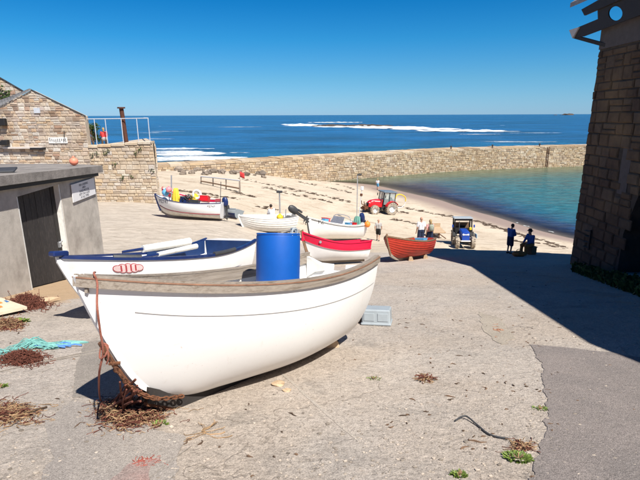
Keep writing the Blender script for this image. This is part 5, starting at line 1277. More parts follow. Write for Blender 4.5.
# gear in these two boats
buoy('blue float hung at the bow of the fishing boat', W7 @ Matrix.Translation((3.55, .15, 1.18)), .22, 'skyblue')
buoy('pink float beside the blue one on the fishing boat', W7 @ Matrix.Translation((3.2, .45, 1.42)), .18, 'pink')
crate('bright red crate on the stern of the fishing boat', W7 @ Matrix.Translation((1.25, -.30, .95)) @ Matrix.Rotation(.3, 4, 'X'), (.55, .4, .3), 'red')
crate('dark crate amidships in the fishing boat', W7 @ Matrix.Translation((1.6, .4, .66)), (.6, .4, .36), 'darkgrey')
crate('navy crate forward in the fishing boat', W7 @ Matrix.Translation((2.5, -.1, .72)), (.5, .4, .4), 'navy')
lb_ = thing('lifebuoy', 'white ring lifebuoy standing up in the fishing boat', 'lifebuoy'); lb_.matrix_basis = W7 @ Matrix.Translation((1.75, -.3, 1.35))
MB().tube([(.24 * math.cos(a), 0, .24 * math.sin(a)) for a in np.linspace(0, 6.283, 25)], .075, 8, False).build('ring', 'sign', lb_, True)
oil = thing('oilskin', 'yellow oilskin hanging up in the fishing boat', 'clothing'); oil.matrix_basis = W7 @ Matrix.Translation((2.75, .45, .92))
mb = MB()
for i in range(6):
    a = i * 1.05; mb.tube(smooth_pts([(.04 * math.cos(a), .04 * math.sin(a), .78), (.10 * math.cos(a), .10 * math.sin(a), .6), (.15 * math.cos(a), .12 * math.sin(a), .1), (.13 * math.cos(a), .12 * math.sin(a), -.05)], 4), [.05] + [.08] * 11 + [.06], 6)
mb.build('jacket', 'c_yellow', oil, 'all'); mb = MB(); mb.tube([(-.1, 0, .62), (-.2, 0, .3), (-.22, .02, .1)], [.06, .055, .05], 8); mb.tube([(.1, 0, .62), (.2, 0, .3), (.22, .02, .1)], [.06, .055, .05], 8); mb.build('sleeve', 'c_yellow', oil, 'all')
o = MB().ball((0, 0, .12), .26, 10, (1.2, .9, 1), .4, 3).build('fender_bundle', 'yellow'); o.matrix_basis = W7 @ Matrix.Translation((1.95, -.4, 1.0)); tag(o, 'yellow bundle beside the white lifebuoy', 'bundle')
tk = MB()
for i in range(26):
    a = random.uniform(0, 6.28); c = Vector((random.gauss(0, .22), random.gauss(0, .15), random.uniform(0, .25)))
    tk.tube(smooth_pts([c, c + Vector((math.cos(a) * .2, math.sin(a) * .2, .15)), c + Vector((math.cos(a + 1) * .3, math.sin(a + 1) * .3, .0))], 4), .018, 5)
o = tk.build('rope_heap', 'darkgrey'); o.matrix_basis = W7 @ Matrix.Translation((2.2, -.1, .95)); tag(o, 'dark tangled ropes amidships in the fishing boat', 'rope', kind='stuff')
# small grey tender at its stern
h9 = Hull(Lk=1.5, B=1.1, H=.5, sw=.8, smx=.4, sb=.1, ss=.05, rb=.25, rs=.08)
T9 = basic_boat('tender', 'small grey tender with navy bottom beyond the fishing boat stern', h9, 'navy', 'greybox', 'greybox', 'greybox', (.4,), (.05, .05), top_band=(.62, 'greybox'))
W9 = place(T9, (at_y(236, 213, 30).x, 30.0), (at_y(222, 213, 30.6).x, 30.6), lift=.30)

# ---- orange red clinker punt on the right
h10 = Hull(Lk=3.35, B=1.5, H=.66, sw=.70, smx=.42, sb=.26, ss=.06, rb=.36, rs=.1, p0=.55, p1=1.0, strakes=9, lap=.018)
T10 = basic_boat('clinker_boat', 'orange red clinker rowing boat in front of the walking couple', h10, 'orange_red', 'wood_brown', 'wood_brown', 'white_old', (.3, .55, .78), (.05, .06), stem_mat='wood_brown')
b10 = Vector((2.72, 17.7)); s10 = b10 + Vector((.575, .818)) * h10.Lk
W10 = place(T10, s10, b10, lift=.12)
h10.deck(.35, .86, .42).build('sail_cover', 'white_old', T10)
crate('sky blue crate in the stern of the red clinker boat', W10 @ Matrix.Translation((.55, .1, .50)), (.5, .4, .22), 'skyblue')
for dx, sd in ((.9, .45), (2.2, .35)):
    p = W10 @ Vector((dx, sd, 0)); o = MB().prism([(-.12, -.06, -.05), (.12, -.06, -.05), (.04, -.06, .16), (-.08, -.06, .18)], (0, .12, 0)).build('timber_chock', 'wood_light', loc=(p.x, p.y, gz(p.x, p.y))); tag(o, 'pale timber chock under the red clinker boat, %s one' % ('stern' if dx < 1 else 'bow'), 'chock', 'chocks under the red boat')
# ------------------------------------------------------------------ grey fish box and ground clutter
fbp = gp(377, 323); fbx = thing('fish_box', 'upturned pale grey plastic fish box on the slip by the stern', 'crate', fbp)
u_ = gn(fbp.x, fbp.y); f_ = Vector((1, -.22, 0)); f_ = (f_ - u_ * f_.dot(u_)).normalized(); m_ = Matrix((f_, u_.cross(f_), u_)).transposed().to_4x4(); m_.translation = fbp; fbx.matrix_basis = m_
MB().box((0, 0, .13), (.46, .42, .25), taper=.97, ch=.02).build('body', 'greybox', fbx)
mb = MB(); mb.box((0, 0, .022), (.485, .445, .04), ch=.012); mb.build('rim', 'greybox', fbx)
for x in (-.11, .11): MB().box((x, -.209, .135), (.17, .016, .13), ch=.006).build('side_panel', 'greybox', fbx)

def tangle(name, label, cat, px, py, rpx, n, mats, th, seed, hgt=.12, ln=.3, flat=1.0):
    """heap of loose strands; each material a part"""
    rnd = random.Random(seed); t = thing(name, label, cat, gp(px, py)); o = t.location
    if hgt > .05:
        md = MB(); g_ = 14; V = []; Fc = []
        for i in range(g_):
            for k in range(20):
                r = i / (g_ - 1); a = 2 * math.pi * k / 20; p = gp(px + rpx[0] * .75 * r * math.cos(a), py + rpx[1] * .75 * r * math.sin(a))
                V.append(p - o + Vector((0, 0, -.01 + hgt * .7 * (1 - r * r) * (.75 + .5 * mn.noise(Vector((p.x * 9, p.y * 9, seed)))))))
        for i in range(g_ - 1):
            for k in range(20): Fc.append((i * 20 + k, i * 20 + (k + 1) % 20, (i + 1) * 20 + (k + 1) % 20, (i + 1) * 20 + k))
        md.add(V, Fc); md.build('mound', mats[0] if mats[0] != 'straw' else 'netred', t)
    for mi, m in enumerate(mats):
        mb = MB()
        for i in range(n // len(mats)):
            a, r = rnd.uniform(0, 6.28), abs(rnd.gauss(0, .42)); p = gp(px + rpx[0] * r * math.cos(a), py + rpx[1] * r * math.sin(a)); z = hgt * max(0, 1 - r) * rnd.random()
            p = p + Vector((0, 0, (hgt * .62 * max(0, 1 - (r / .75) ** 2) if hgt > .05 else z) + th * .5)); d = rnd.uniform(0, 6.28); pts = [p]
            for k in range(5):
                d += rnd.gauss(0, .7); q = pts[-1] + Vector((math.cos(d), math.sin(d), 0)) * ln / 5
                q.z = max(gz(q.x, q.y) + th * .5, pts[-1].z - SL * (q.y - pts[-1].y) + rnd.gauss(0, hgt * .16)); pts.append(q)
            mb.tube([q - o for q in smooth_pts(pts, 2)], th * rnd.uniform(.6, 1.3), 4)
        ob = mb.build('strands', m, t); ob['kind'] = 'stuff'
    return t
tangle('net_heap', 'rust brown and straw heap of old rope and net under the bow', 'net', 128, 414, (46, 19), 1500, ['straw', 'netred', 'netred', 'straw'], .0028, 3, .07, .15)
tangle('net_heap', 'brown dry rope debris at the left edge of the slip', 'net', 8, 414, (40, 13), 700, ['netred', 'straw'], .003, 4, .04, .14)
tangle('net_heap', 'dark brown net heap beside the turquoise rope', 'net', 22, 360, (26, 8), 1600, ['netred'], .0035, 5, .09, .10)
tangle('net_heap', 'dark brown netting pile behind the leaning board', 'net', 28, 305, (26, 7), 1800, ['netred'], .005, 6, .17, .12)
tangle('net_heap', 'dark brown net scraps in front of the leaning board', 'net', 8, 326, (20, 6), 700, ['netred', 'straw'], .004, 16, .1, .12)
tangle('rope_scrap', 'loop of brown rope lying on the open slip right of the boat', 'rope', 425, 379, (7, 3), 40, ['netred', 'straw'], .0045, 7, .03, .14)
tangle('rope_scrap', 'red rope fibres beside the red stain', 'rope', 144, 463, (15, 4), 90, [pm('red_fibre', (.34, .08, .055), .9, var=.3)], .0028, 8, .01, .08)
tangle('rope_scrap', 'dry fibres on the slip right of the bow', 'rope', 205, 433, (9, 3), 12, ['straw'], .0035, 9, .02, .2)
tangle('rope_scrap', 'brown plant litter near the green weed', 'rope', 522, 447, (18, 9), 110, ['straw', 'netred'], .0028, 10, .02, .08)
tangle('rope_scrap', 'orange rope fragments on the slip above the asphalt', 'rope', 497, 330, (5, 9), 12, [pm('orange_fibre', (.40, .20, .12), .9)], .006, 12, .01, .12)

def rope(name, label, pts, r, mat, world=True, n=6):
    t = thing(name, label, 'rope', pts[0]); MB().tube([p - Vector(pts[0]) for p in smooth_pts(pts, n)], r, 7).build('strand', mat, t, True); return t
W1 = WORLD['b1']
bt = W1 @ h1.pt(.955, 1, 1); 
up_ = Vector((0, 0, 1))
def gpu(px, py, h=.0): q = gp(px, py); return Vector((q.x, q.y, q.z + h))
st_top = W1 @ (h1.pt(.978, 1, 1) + Vector((.0, .02, .07)))
dkn = at_y(103, 352, 3.10); dkn.z = max(dkn.z, gz(dkn.x, dkn.y) + .25)
rope('mooring_rope', 'salmon coloured rope hanging from the bow down to the net heap', [W1 @ (h1.pt(.93, 1, -1) + Vector((0, 0, .075))), st_top, W1 @ (h1.pt(.978, 1, 1) + Vector((.0, .06, .0))), at_y(97, 305, 3.06), at_y(100, 330, 3.08), dkn, at_y(99, 376, 3.2), gpu(101, 402, .02), gpu(112, 406, .02)], .008, 'rope_orange')
mb = MB()
kn = thing('rope_knot', 'salmon rope knot under the bow', 'rope', dkn); kn.scale = (.7, .7, .8)
MB().tube(smooth_pts([(.0, 0, .09), (.05, .02, .05), (.035, -.03, -.02), (-.04, 0, -.06), (-.03, .03, .03), (.04, .0, .06), (.06, -.02, -.04), (.02, 0, -.12)], 6), .009, 6).build('strand', 'rope_orange', kn, True)
ch_ = thing('rusty_chain', 'rusty chain slung beneath the bow of the white boat', 'chain', dkn)
cpts = smooth_pts([dkn, W1 @ (h1.pt(1, .16, 1) + Vector((.07, .05, -.03))), W1 @ (h1.pt(.97, .06, 1) + Vector((.05, .09, -.03))), W1 @ (h1.pt(.90, .06, 1) + Vector((0, .07, .0)))], 7)
mb = MB()
for i in range(len(cpts) - 1):
    c = (cpts[i] + cpts[i + 1]) / 2 - dkn; d = (cpts[i + 1] - cpts[i]).normalized(); s_ = d.orthogonal().normalized() if i % 2 else d.cross(d.orthogonal()).normalized()
    mb.tube([c + d * .03 * math.cos(a) + s_ * .016 * math.sin(a) for a in np.linspace(0, 6.283, 11)], .0075, 5, False)
mb.build('links', 'rust', ch_)
hang = thing('hanging_ropes', 'bundle of rusty brown rope ends hanging under the bow onto the heap', 'rope', dkn); mb = MB(); rnd = random.Random(6)
for i in range(22):
    a = cpts[6 + i % 5] + Vector((rnd.gauss(0, .03), rnd.gauss(0, .03), rnd.gauss(0, .03))); g0 = gpu(124 + rnd.gauss(0, 7), 408 + rnd.gauss(0, 5), .02)
    mid_ = a.lerp(g0, .5) + Vector((rnd.gauss(0, .03), rnd.gauss(0, .03), .02)); mb.tube([q - dkn for q in smooth_pts([a, mid_, g0, g0 + Vector((rnd.gauss(0, .1), rnd.gauss(0, .06), .01))], 4)], rnd.uniform(.006, .012), 5)
o = mb.build('strands', 'netred', hang); o['kind'] = 'stuff'
tq = thing('turquoise_rope', 'frayed turquoise rope lying across the slip on the left', 'rope', gp(40, 350)); mb = MB(); rnd = random.Random(2)
base = [(0, 356), (12, 352), (26, 347), (38, 345), (52, 348), (66, 344), (84, 343)]
for i in range(60):
    pts = []
    for k, (px, py) in enumerate(base):
        s_ = (4.5 if k < 4 else 1.8 if k < 6 else .6); pts.append(gpu(px + rnd.gauss(0, 2), py + rnd.gauss(0, s_ * .6), rnd.uniform(.008, .05 if k < 5 else .02)) - tq.location)
    a = rnd.randint(0, 2); mb.tube(smooth_pts(pts[a:a + rnd.randint(4, 7)], 4), rnd.uniform(.004, .008), 5)
o = mb.build('strands', 'teal', tq); o['kind'] = 'stuff'
mb = MB()
for i in range(9):
    p = gpu(46 + rnd.gauss(0, 8), 348 + rnd.gauss(0, 1.2), .02) - tq.location; mb.tube([p, p + Vector((.12, .03, .01)), p + Vector((.22, .02, 0))], .011, 5)
mb.build('blue_strands', pm('blue_rope', (.10, .25, .62), .9, var=.3), tq)
for i, pts in enumerate([[(0, 372), (40, 363), (80, 356), (118, 349)], [(0, 366), (30, 362), (60, 358), (120, 345)]]):
    rope('mooring_rope', ['thin grey rope lying left of the bow, lower of two', 'thin grey rope lying left of the bow, upper of two'][i], [gpu(*p, .008) for p in pts], .007, 'rope_grey')
rope('rope_scrap', 'dark bent wire lying left of the green weed', [gpu(455, 422, .012), gpu(465, 419, .03), gpu(477, 426, .012), (gpu(490, 436, .012)), gpu(508, 440, .012)], .007, 'darkgrey')
rope('rope_scrap', 'short dark twig on the slip at lower left', [gpu(30, 413, .012), gpu(38, 411, .015), gpu(47, 408, .012)], .010, 'weed')
rope('rope_scrap', 'thin pale cord by the lower edge of the picture', [gpu(150, 478, .006), gpu(170, 462, .006), gpu(192, 446, .006)], .004, 'rope_grey')
# leaning board with printed marks, and timber scrap
bd = thing('leaning_board', 'pale weathered board with red and blue marks at the left edge', 'board', gp(2, 318))
q = [at_y(-26, 318, 7.4), at_y(27, 306.5, 8.2), at_y(1, 297.5, 9.05), at_y(-30, 297.5, 9.05)]
nn = (q[1] - q[0]).cross(q[3] - q[0]).normalized()
if nn.z < 0: nn = -nn
MB().prism([p - bd.location for p in q], nn * -.05).build('panel', 'board', bd)
def on_bd(a, b_): return q[0].lerp(q[1], a).lerp(q[3].lerp(q[2], a), b_) + nn * .004 - bd.location
for nm, mt, rc in (('red_mark', 'orange', [(.50, .62, .20, .34), (.58, .74, .45, .60), (.42, .55, .55, .68)]), ('blue_mark', 'print_blue', [(.83, .93, .50, .68)])):
    mb = MB()
    for (a0, a1, b0, b1) in rc: mb.add([on_bd(a0, b0), on_bd(a1, b0 + .04), on_bd(a1, b1), on_bd(a0 + .03, b1)], [(0, 1, 2, 3)])
    mb.build(nm, mt, bd)
sp_ = MB(); a, b_ = gpu(38, 304, .04), gpu(61, 301, .04)
d_ = (b_ - a); sp_.prism([Vector((0, -.06, -.03)), d_ * .5 + Vector((0, -.07, -.03)), d_ + Vector((0, 0, 0)), d_ * .5 + Vector((0, .06, .01)), Vector((0, .05, .01))], (0, 0, .05))
o = sp_.build('timber_scrap', 'wood_light', loc=a); tag(o, 'pale pointed timber offcut on the sandy ground near the shed', 'timber')
a = gpu(45, 280, .0); b_ = gpu(76, 269, .0)
o = MB().box((0, 0, .06), ((b_ - a).length, .18, .14), (b_ - a).to_track_quat('X', 'Z').to_matrix(), ch=.02).build('kerb_timber', 'wood_grey', loc=(a + b_) / 2); tag(o, 'grey timber kerb at the foot of the shed wall', 'timber')
# weeds
def weed(label, px, py, r, n, leaf, seed, mat='leaf'):
    rnd = random.Random(seed); t = thing('weed_plant', label, 'plant', gp(px, py)); mb = MB()
    for i in range(n):
        a = rnd.uniform(0, 6.28); rr_ = r * rnd.random() ** .6; x, y = rr_ * math.cos(a), rr_ * math.sin(a) * .7
        c = Vector((x, y, gz(t.location.x + x, t.location.y + y) - t.location.z)); l_ = leaf * rnd.uniform(.6, 1.3); d = Vector((math.cos(a), math.sin(a), rnd.uniform(.3, 1.4))).normalized(); s_ = d.cross(Vector((0, 0, 1))).normalized() * l_ * .22
        m1 = c + d * l_ * .5; e_ = c + d * l_ + Vector((0, 0, -l_ * .25)); mb.add([c, m1 + s_, e_, m1 - s_], [(0, 1, 2, 3)])
    mb.build('leaves', mat, t); mb = MB()
    for i in range(6):
        a = rnd.uniform(0, 6.28); mb.tube([(0, 0, -.01), (math.cos(a) * r * .4, math.sin(a) * r * .3, .03)], .004, 4)
    mb.build('stem', 'straw', t); return t
weed('leafy green weed growing in the crack beside the asphalt', 518, 458, .09, 260, .035, 1)
weed('small green grass tuft at the lower edge of the slip', 459, 475, .045, 140, .028, 2)
weed('tiny green weed on the slip in front of the fish box', 374, 379, .07, 70, .022, 3)
weed('yellow green weed in front of the leaning board', 20, 322, .12, 110, .08, 4)
weed('small green weed among the ropes below the bow', 160, 424, .06, 90, .028, 5)
weed('dark weed in the crack at the asphalt edge', 540, 409, .06, 70, .025, 6)
weed('yellow weed at the left edge of the picture', 1, 387, .05, 60, .04, 7)
# loose stones, shells and litter
mb = MB(); rnd = random.Random(12)
for i in range(2200):
    px, py = rnd.uniform(-5, 645), 262 + 225 * rnd.random() ** .6
    p = gp(px, py)
    if p.x > BX - .5: continue
    s_ = min(.018, .0025 + abs(rnd.gauss(0, .0045))); mb.ball((p.x, p.y, p.z + s_ * .3), s_, 6, (1.3, 1, .6), .6, i)
tag(mb.build('loose_pebbles', pm('pebble', (.33, .28, .23), .9, var=.3, rand=.5)), 'loose grit and pebbles scattered over the slip', 'pebbles', kind='stuff')
mb = MB(); rnd = random.Random(31)
for i in range(260):
    if i % 3: px, py = rnd.uniform(385, 560), rnd.uniform(262, 450)
    else: px, py = rnd.uniform(-5, 640), rnd.uniform(265, 478)
    if mn.noise(Vector((px * .02, py * .035, 4))) < -.05: continue
    p = gp(px, py)
    if p.x > BX - .6: continue
    a = rnd.gauss(.2, .7); l_ = min(.16, .02 + abs(rnd.gauss(0, .045))); pts = [p + Vector((0, 0, .004))]
    for k in range(3):
        a += rnd.gauss(0, .6); q = pts[-1] + Vector((math.cos(a), math.sin(a), 0)) * l_ / 3; q.z = gz(q.x, q.y) + .005; pts.append(q)
    mb.tube(pts, [.002, .005 + .006 * rnd.random(), .005, .002], 4)
tag(mb.build('dry_litter', pm('dry_litter', (.13, .08, .05), .95, var=.4, rand=.6)), 'dark dry weed scraps littered over the slip', 'litter', kind='stuff')
for i, (px, py, s_, lb) in enumerate([(279, 385, .05, 'small orange brown stone on the slip below the hull'), (287, 391, .03, 'smaller pale stone beside the orange brown one')]):
    p = gp(px, py); o = MB().ball((0, 0, s_ * .3), s_, 10, (1.4, 1, .55), .5, i).build('loose_stone', 'wood_light', loc=p); tag(o, lb, 'stone')

# ------------------------------------------------------------------ beach furniture
hr = thing('handrail', 'weathered timber handrail beside the path down to the sand', 'railing', gp(220, 189)); ho2 = hr.location
pts = []
for px, pb, pt_ in ((201, 183.5, 176.5), (213, 186, 177.6), (226, 189.5, 179), (239.5, 192.5, 180.6)):
    g0 = gp(px, pb); t_ = at_y(px, pt_, g0.y); pts.append((g0, t_)); MB().tube([g0 - ho2 - Vector((0, 0, .1)), t_ - ho2], .07, 6).build('post', 'wood_grey', hr)
MB().tube([t_ - ho2 + Vector((0, -.05, 0)) for _, t_ in pts], .07, 6).build('top_rail', 'rail', hr)
MB().tube([g0.lerp(t_, .35) - ho2 + Vector((0, -.07, 0)) for g0, t_ in pts], .08, 6).build('lower_rail', 'wood_brown', hr)
fl = thing('red_flag', 'small red flag at the seaward end of the handrail', 'flag', pts[-1][0]); d_ = pts[-1][1] - pts[-1][0]
MB().tube([Vector((.12, 0, 0)), Vector((.12, 0, d_.z + 1.0))], .03, 6).build('staff', 'wood_grey', fl)
mb = MB(); V = []; 
for i in range(6):
    for k in range(4): V.append((.12 + i * .1, .06 * math.sin(i * 1.2 + k * .4), d_.z + 1.0 - k * .2 - i * .04))
mb.add(V, [(i * 4 + k, i * 4 + k + 1, i * 4 + 5 + k, i * 4 + 4 + k) for i in range(5) for k in range(3)]); fo = mb.build('cloth', 'c_red', fl, 'all')
sd_ = fo.modifiers.new('thick', 'SOLIDIFY'); sd_.thickness = .012
def lamp_pole(label, px, pyb, pyt, d, head):
    g0 = gp(px, pyb) if d is None else Vector((at_y(px, pyb, d).x, d, gz(at_y(px, pyb, d).x, d)))
    t_ = at_y(px, pyt, g0.y); h = t_.z - g0.z; t = thing('marker_pole', label, 'pole', g0)
    MB().tube([(0, 0, -.2), (0, 0, h)], .05, 8).build('shaft', 'chrome', t); mb = MB()
    mb.box((head * .2, 0, h - .02), (.42, .16, .16), ch=.03); mb.build('lamp_head', 'darkgrey', t)
    return t
lamp_pole('grey pole with dark lamp head standing on the sand behind the seated man', 280, 214, 191.5, 33, 0)
lamp_pole('tall pale pole with dark lamp head on the sand left of the red tractor', 357, 208, 174.5, 45, .9)

# ------------------------------------------------------------------ red tractor
def wheel(parent, c, r, w_, rim_mat, name='wheel', lugs=22):
    Mx = Matrix.Translation(c) @ Matrix.Rotation(R(90), 4, 'X')
    prof = [(r * .58, -w_ / 2), (r * .9, -w_ / 2), (r * .98, -w_ * .36), (r, 0), (r * .98, w_ * .36), (r * .9, w_ / 2), (r * .58, w_ / 2), (r * .56, 0), (r * .58, -w_ / 2)]
    wh_ = MB().lathe(prof, 28, Mx).build(name, 'tyre', parent, True)
    mb = MB()
    for k in range(lugs):
        for s_ in (1, -1):
            a = 2 * math.pi * (k + (.5 if s_ > 0 else 0)) / lugs; rot = Matrix.Rotation(a, 4, 'Z')
            mb.v, o_ = mb.v, len(mb.v); b2 = MB().box((r * .985, 0, s_ * w_ * .23), (.06 * r / .6, .07 * r / .6, w_ * .5), Euler((R(28) * s_, 0, 0)).to_matrix()); mb.add([Mx @ (rot @ Vector(v)) for v in b2.v], b2.f)
    mb.build('tread', 'tyre', wh_)
    MB().lathe([(0, -w_ * .1), (r * .2, -w_ * .12), (r * .25, -w_ * .02), (r * .5, .02), (r * .58, -w_ * .4), (r * .6, -w_ * .4), (r * .6, w_ * .4), (r * .58, w_ * .4), (r * .5, .06), (r * .25, w_ * .1), (0, w_ * .1)], 24, Mx).build('rim', rim_mat, wh_, True)
    return wh_
def on_ground(t, p, heading, sc=1.0):
    f = Vector((math.cos(heading), math.sin(heading), 0)); u = gn(p.x, p.y); f = (f - u * f.dot(u)).normalized(); m = Matrix((f, u.cross(f), u)).transposed().to_4x4(); m.translation = Vector((p.x, p.y, gz(p.x, p.y))); t.matrix_basis = m @ Matrix.Scale(sc, 4)
tr1 = thing('red_tractor', 'red tractor with glazed cab and sandy wheels on the beach', 'tractor')
for sd in (1, -1):
    wheel(tr1, (0, sd * .82, .72), .72, .42, 'rim'); wheel(tr1, (2.15, sd * .80, .52), .52, .34, 'rim', lugs=18)
    mb = MB(); pr = [(.80 * math.cos(a), .76 + .80 * math.sin(a)) for a in np.linspace(R(15), R(150), 10)]
    V = [(x, sd * y, z) for y in (.58, 1.06) for x, z in pr]; n = len(pr); V2 = [(v[0] * .96, v[1], v[2] - .035) for v in V]
    mb.add(V + V2, [(i, i + 1, n + i + 1, n + i) for i in range(n - 1)] + [(2 * n + i, 2 * n + i + 1, 3 * n + i + 1, 3 * n + i)[::-1] for i in range(n - 1)] + [(i, i + 1, 2 * n + i + 1, 2 * n + i) for i in range(n - 1)] + [(n + i, n + i + 1, 3 * n + i + 1, 3 * n + i) for i in range(n - 1)]); mb.build('mudguard', 'red', tr1)
mb = MB()
secs = [(1.0, .42, .78, 1.62), (1.6, .42, .78, 1.58), (2.3, .38, .75, 1.46), (2.62, .33, .74, 1.30), (2.7, .27, .80, 1.16)]
V = []
for x, hw, z0, z1 in secs: V += [(x, -hw, z0), (x, hw, z0), (x, hw, z1 - .16), (x, hw - .12, z1), (x, -hw + .12, z1), (x, -hw, z1 - .16)]
mb.add(V, [(i * 6 + k, i * 6 + (k + 1) % 6, i * 6 + 6 + (k + 1) % 6, i * 6 + 6 + k) for i in range(4) for k in range(6)] + [(5, 4, 3, 2, 1, 0), tuple(24 + k for k in range(6))])
bon = mb.build('bonnet', 'red', tr1, True)
MB().box((2.69, 0, 1.0), (.06, .46, .34), ch=.02).build('grille', 'black', bon)
for sd in (1, -1): MB().box((2.60, sd * .26, 1.22), (.1, .16, .09), Euler((0, .5, 0)).to_matrix(), ch=.02).build('headlight', 'sign', bon); MB().box((1.7, sd * .425, 1.42), (.7, .012, .06)).build('side_stripe', 'sign', bon)
MB().box((1.2, 0, .62), (2.6, .5, .34), ch=.04).build('chassis', 'darkgrey', tr1)
MB().box((2.15, 0, .52), (.16, 1.3, .14), ch=.02).build('front_axle', 'darkgrey', tr1); MB().box((0, 0, .72), (.3, 1.3, .3), ch=.04).build('rear_axle', 'darkgrey', tr1)
mb = MB(); mb.box((2.95, 0, .62), (.5, .7, .28), ch=.04); mb.box((3.2, 0, .5), (.1, 1.0, .2), ch=.02)
for y in (-.3, .3): mb.tube([(2.75, y, .75), (3.25, y, .95), (3.35, y, 1.35)], .05, 6)
mb.build('front_linkage', 'rust', tr1)
cab = MB(); pil = [(1.0, .55), (.35, .66), (-.42, .64)]
for x, y in pil:
    for sd in (1, -1): cab.tube([(x * 1.02, sd * y * 1.05, 1.05), (x * .96, sd * y * .92, 2.42)], .05, 6)
cab.build('cab_frame', 'black', tr1)
MB().box((.27, 0, 2.50), (1.75, 1.42, .16), ch=.06).build('cab_roof', pm('grey_cab_roof', (.13, .17, .21), .5), tr1)
for sd in (1, -1):
    gl = MB()
    for (xa, ya), (xb, yb) in ((pil[0], pil[1]), (pil[1], pil[2])): gl.add([(xa, sd * ya * 1.03, 1.1), (xb, sd * yb * 1.03, 1.1), (xb * .96, sd * yb * .93, 2.4), (xa * .96, sd * ya * .93, 2.4)], [(0, 1, 2, 3)])
    gl.build('side_window', 'glass', tr1)
MB().add([(1.03, -.56, 1.55), (1.03, .56, 1.55), (.97, .5, 2.4), (.97, -.5, 2.4)], [(0, 1, 2, 3)]).build('windscreen', 'glass', tr1)
MB().add([(-.43, -.66, 1.35), (-.43, .66, 1.35), (-.41, .6, 2.4), (-.41, -.6, 2.4)], [(0, 1, 2, 3)]).build('rear_window', 'glass', tr1)
mb = MB(); mb.box((-.05, 0, 1.2), (.5, .5, .14), ch=.04); mb.box((-.25, 0, 1.55), (.12, .48, .6), ch=.04); mb.build('seat', 'black', tr1)
MB().tube([(.55 + .0 * math.cos(a), .2 * math.cos(a), 1.65 + .2 * math.sin(a)) for a in np.linspace(0, 6.28, 17)], .02, 5, False).build('steering_wheel', 'black', tr1)
MB().tube([(1.25, .47, 1.3), (1.25, .47, 2.3), (1.2, .47, 2.4)], .045, 8).build('exhaust', 'darkgrey', tr1)
for sd in (1, -1): MB().box((1.02, sd * .86, 2.05), (.04, .16, .3), ch=.015).build('mirror', 'black', tr1)
MB().tube(smooth_pts([(-.55, .35, 1.6), (-.8, .35, 2.2), (-1.4, .35, 2.25), (-1.95, .35, 1.95), (-2.05, .35, 1.5)], 5), .06, 8).build('rear_boom', 'yellow', tr1, True)
MB().tube(smooth_pts([(-2.05, .35, 1.5), (-1.95, .3, 1.0), (-1.5, .25, .75), (-.9, .2, .75)], 5), .035, 8).build('hose', 'sign', tr1, True)
MB().box((-.62, 0, 1.15), (.3, .8, .9), ch=.05).build('rear_winch', 'greybox', tr1)
tp1 = gp(379, 212.5); on_ground(tr1, Vector((tp1.x + .9, tp1.y, 0)), R(204), 1.0)

# ------------------------------------------------------------------ blue tractor, front on
tr2 = thing('blue_tractor', 'old blue tractor with boxy open cab facing up the slip', 'tractor')
for sd in (1, -1):
    wheel(tr2, (0, sd * .72, .66), .66, .36, 'rust'); wheel(tr2, (1.75, sd * .66, .5), .5, .32, 'rust', lugs=16)
    MB().prism([(-.65, sd * .55, 1.2), (.6, sd * .55, 1.2), (.72, sd * .55, .9), (.72, sd * .55, .84), (.55, sd * .55, 1.12), (-.65, sd * .55, 1.12)], (0, sd * .36, 0)).build('mudguard', 'black', tr2)
mb = MB(); V = []
for x, hw, z0, z1 in ((.5, .34, .75, 1.52), (1.4, .34, .72, 1.48), (2.0, .33, .70, 1.44), (2.06, .29, .74, 1.40)): V += [(x, -hw, z0), (x, hw, z0), (x, hw, z1 - .08), (x, hw - .08, z1), (x, -hw + .08, z1), (x, -hw, z1 - .08)]
bn2 = mb.add(V, [(i * 6 + k, i * 6 + (k + 1) % 6, i * 6 + 6 + (k + 1) % 6, i * 6 + 6 + k) for i in range(3) for k in range(6)] + [(5, 4, 3, 2, 1, 0), tuple(18 + k for k in range(6))]).build('bonnet', 'blue', tr2, True)
MB().box((2.07, 0, 1.2), (.03, .3, .08), ch=.01).build('badge_plate', 'sign', bn2)
for sd in (1, -1): MB().lathe([(0, 0), (.07, 0), (.08, .03), (0, .04)], 12, Matrix.Translation((2.06, sd * .2, 1.22)) @ Matrix.Rotation(R(90), 4, 'Y')).build('headlight', 'sign', bn2)
MB().box((2.12, 0, .66), (.14, .8, .1), ch=.02).build('bumper', 'sign', tr2); MB().box((1.1, 0, .55), (1.9, .36, .3), ch=.03).build('chassis', 'black', tr2); MB().box((.47, 0, 1.28), (.05, 1.4, .5)).build('bulkhead', 'black', tr2); MB().box((1.75, 0, .5), (.12, 1.0, .12)).build('front_axle', 'black', tr2); MB().box((0, 0, .66), (.3, 1.15, .28)).build('rear_axle', 'black', tr2)
mb = MB()
for x in (.45, -.55):
    for sd in (1, -1): mb.tube([(x, sd * .74, 1.0), (x, sd * .72, 2.36)], .065, 6)
mb.tube([(.45, -.7, 1.55), (.45, .7, 1.55)], .03, 6)
for sd in (1, -1): mb.tube([(.45, sd * .72, 2.33), (-.55, sd * .72, 2.33)], .03, 6)
mb.tube([(-.55, -.72, 2.33), (-.55, .72, 2.33)], .03, 6); mb.build('cab_frame', 'black', tr2)
MB().box((-.05, 0, 2.42), (1.35, 1.66, .10), ch=.04).build('cab_roof', 'greybox', tr2); MB().box((.46, 0, 2.29), (.06, 1.5, .14)).build('roof_header', 'black', tr2); MB().box((-.58, 0, 1.5), (.04, 1.4, .9)).build('rear_panel', 'wood_brown', tr2)
for sd in (1, -1): MB().box((-.02, sd * .70, 1.30), (.9, .03, .5)).build('cab_side_panel', 'black', tr2)
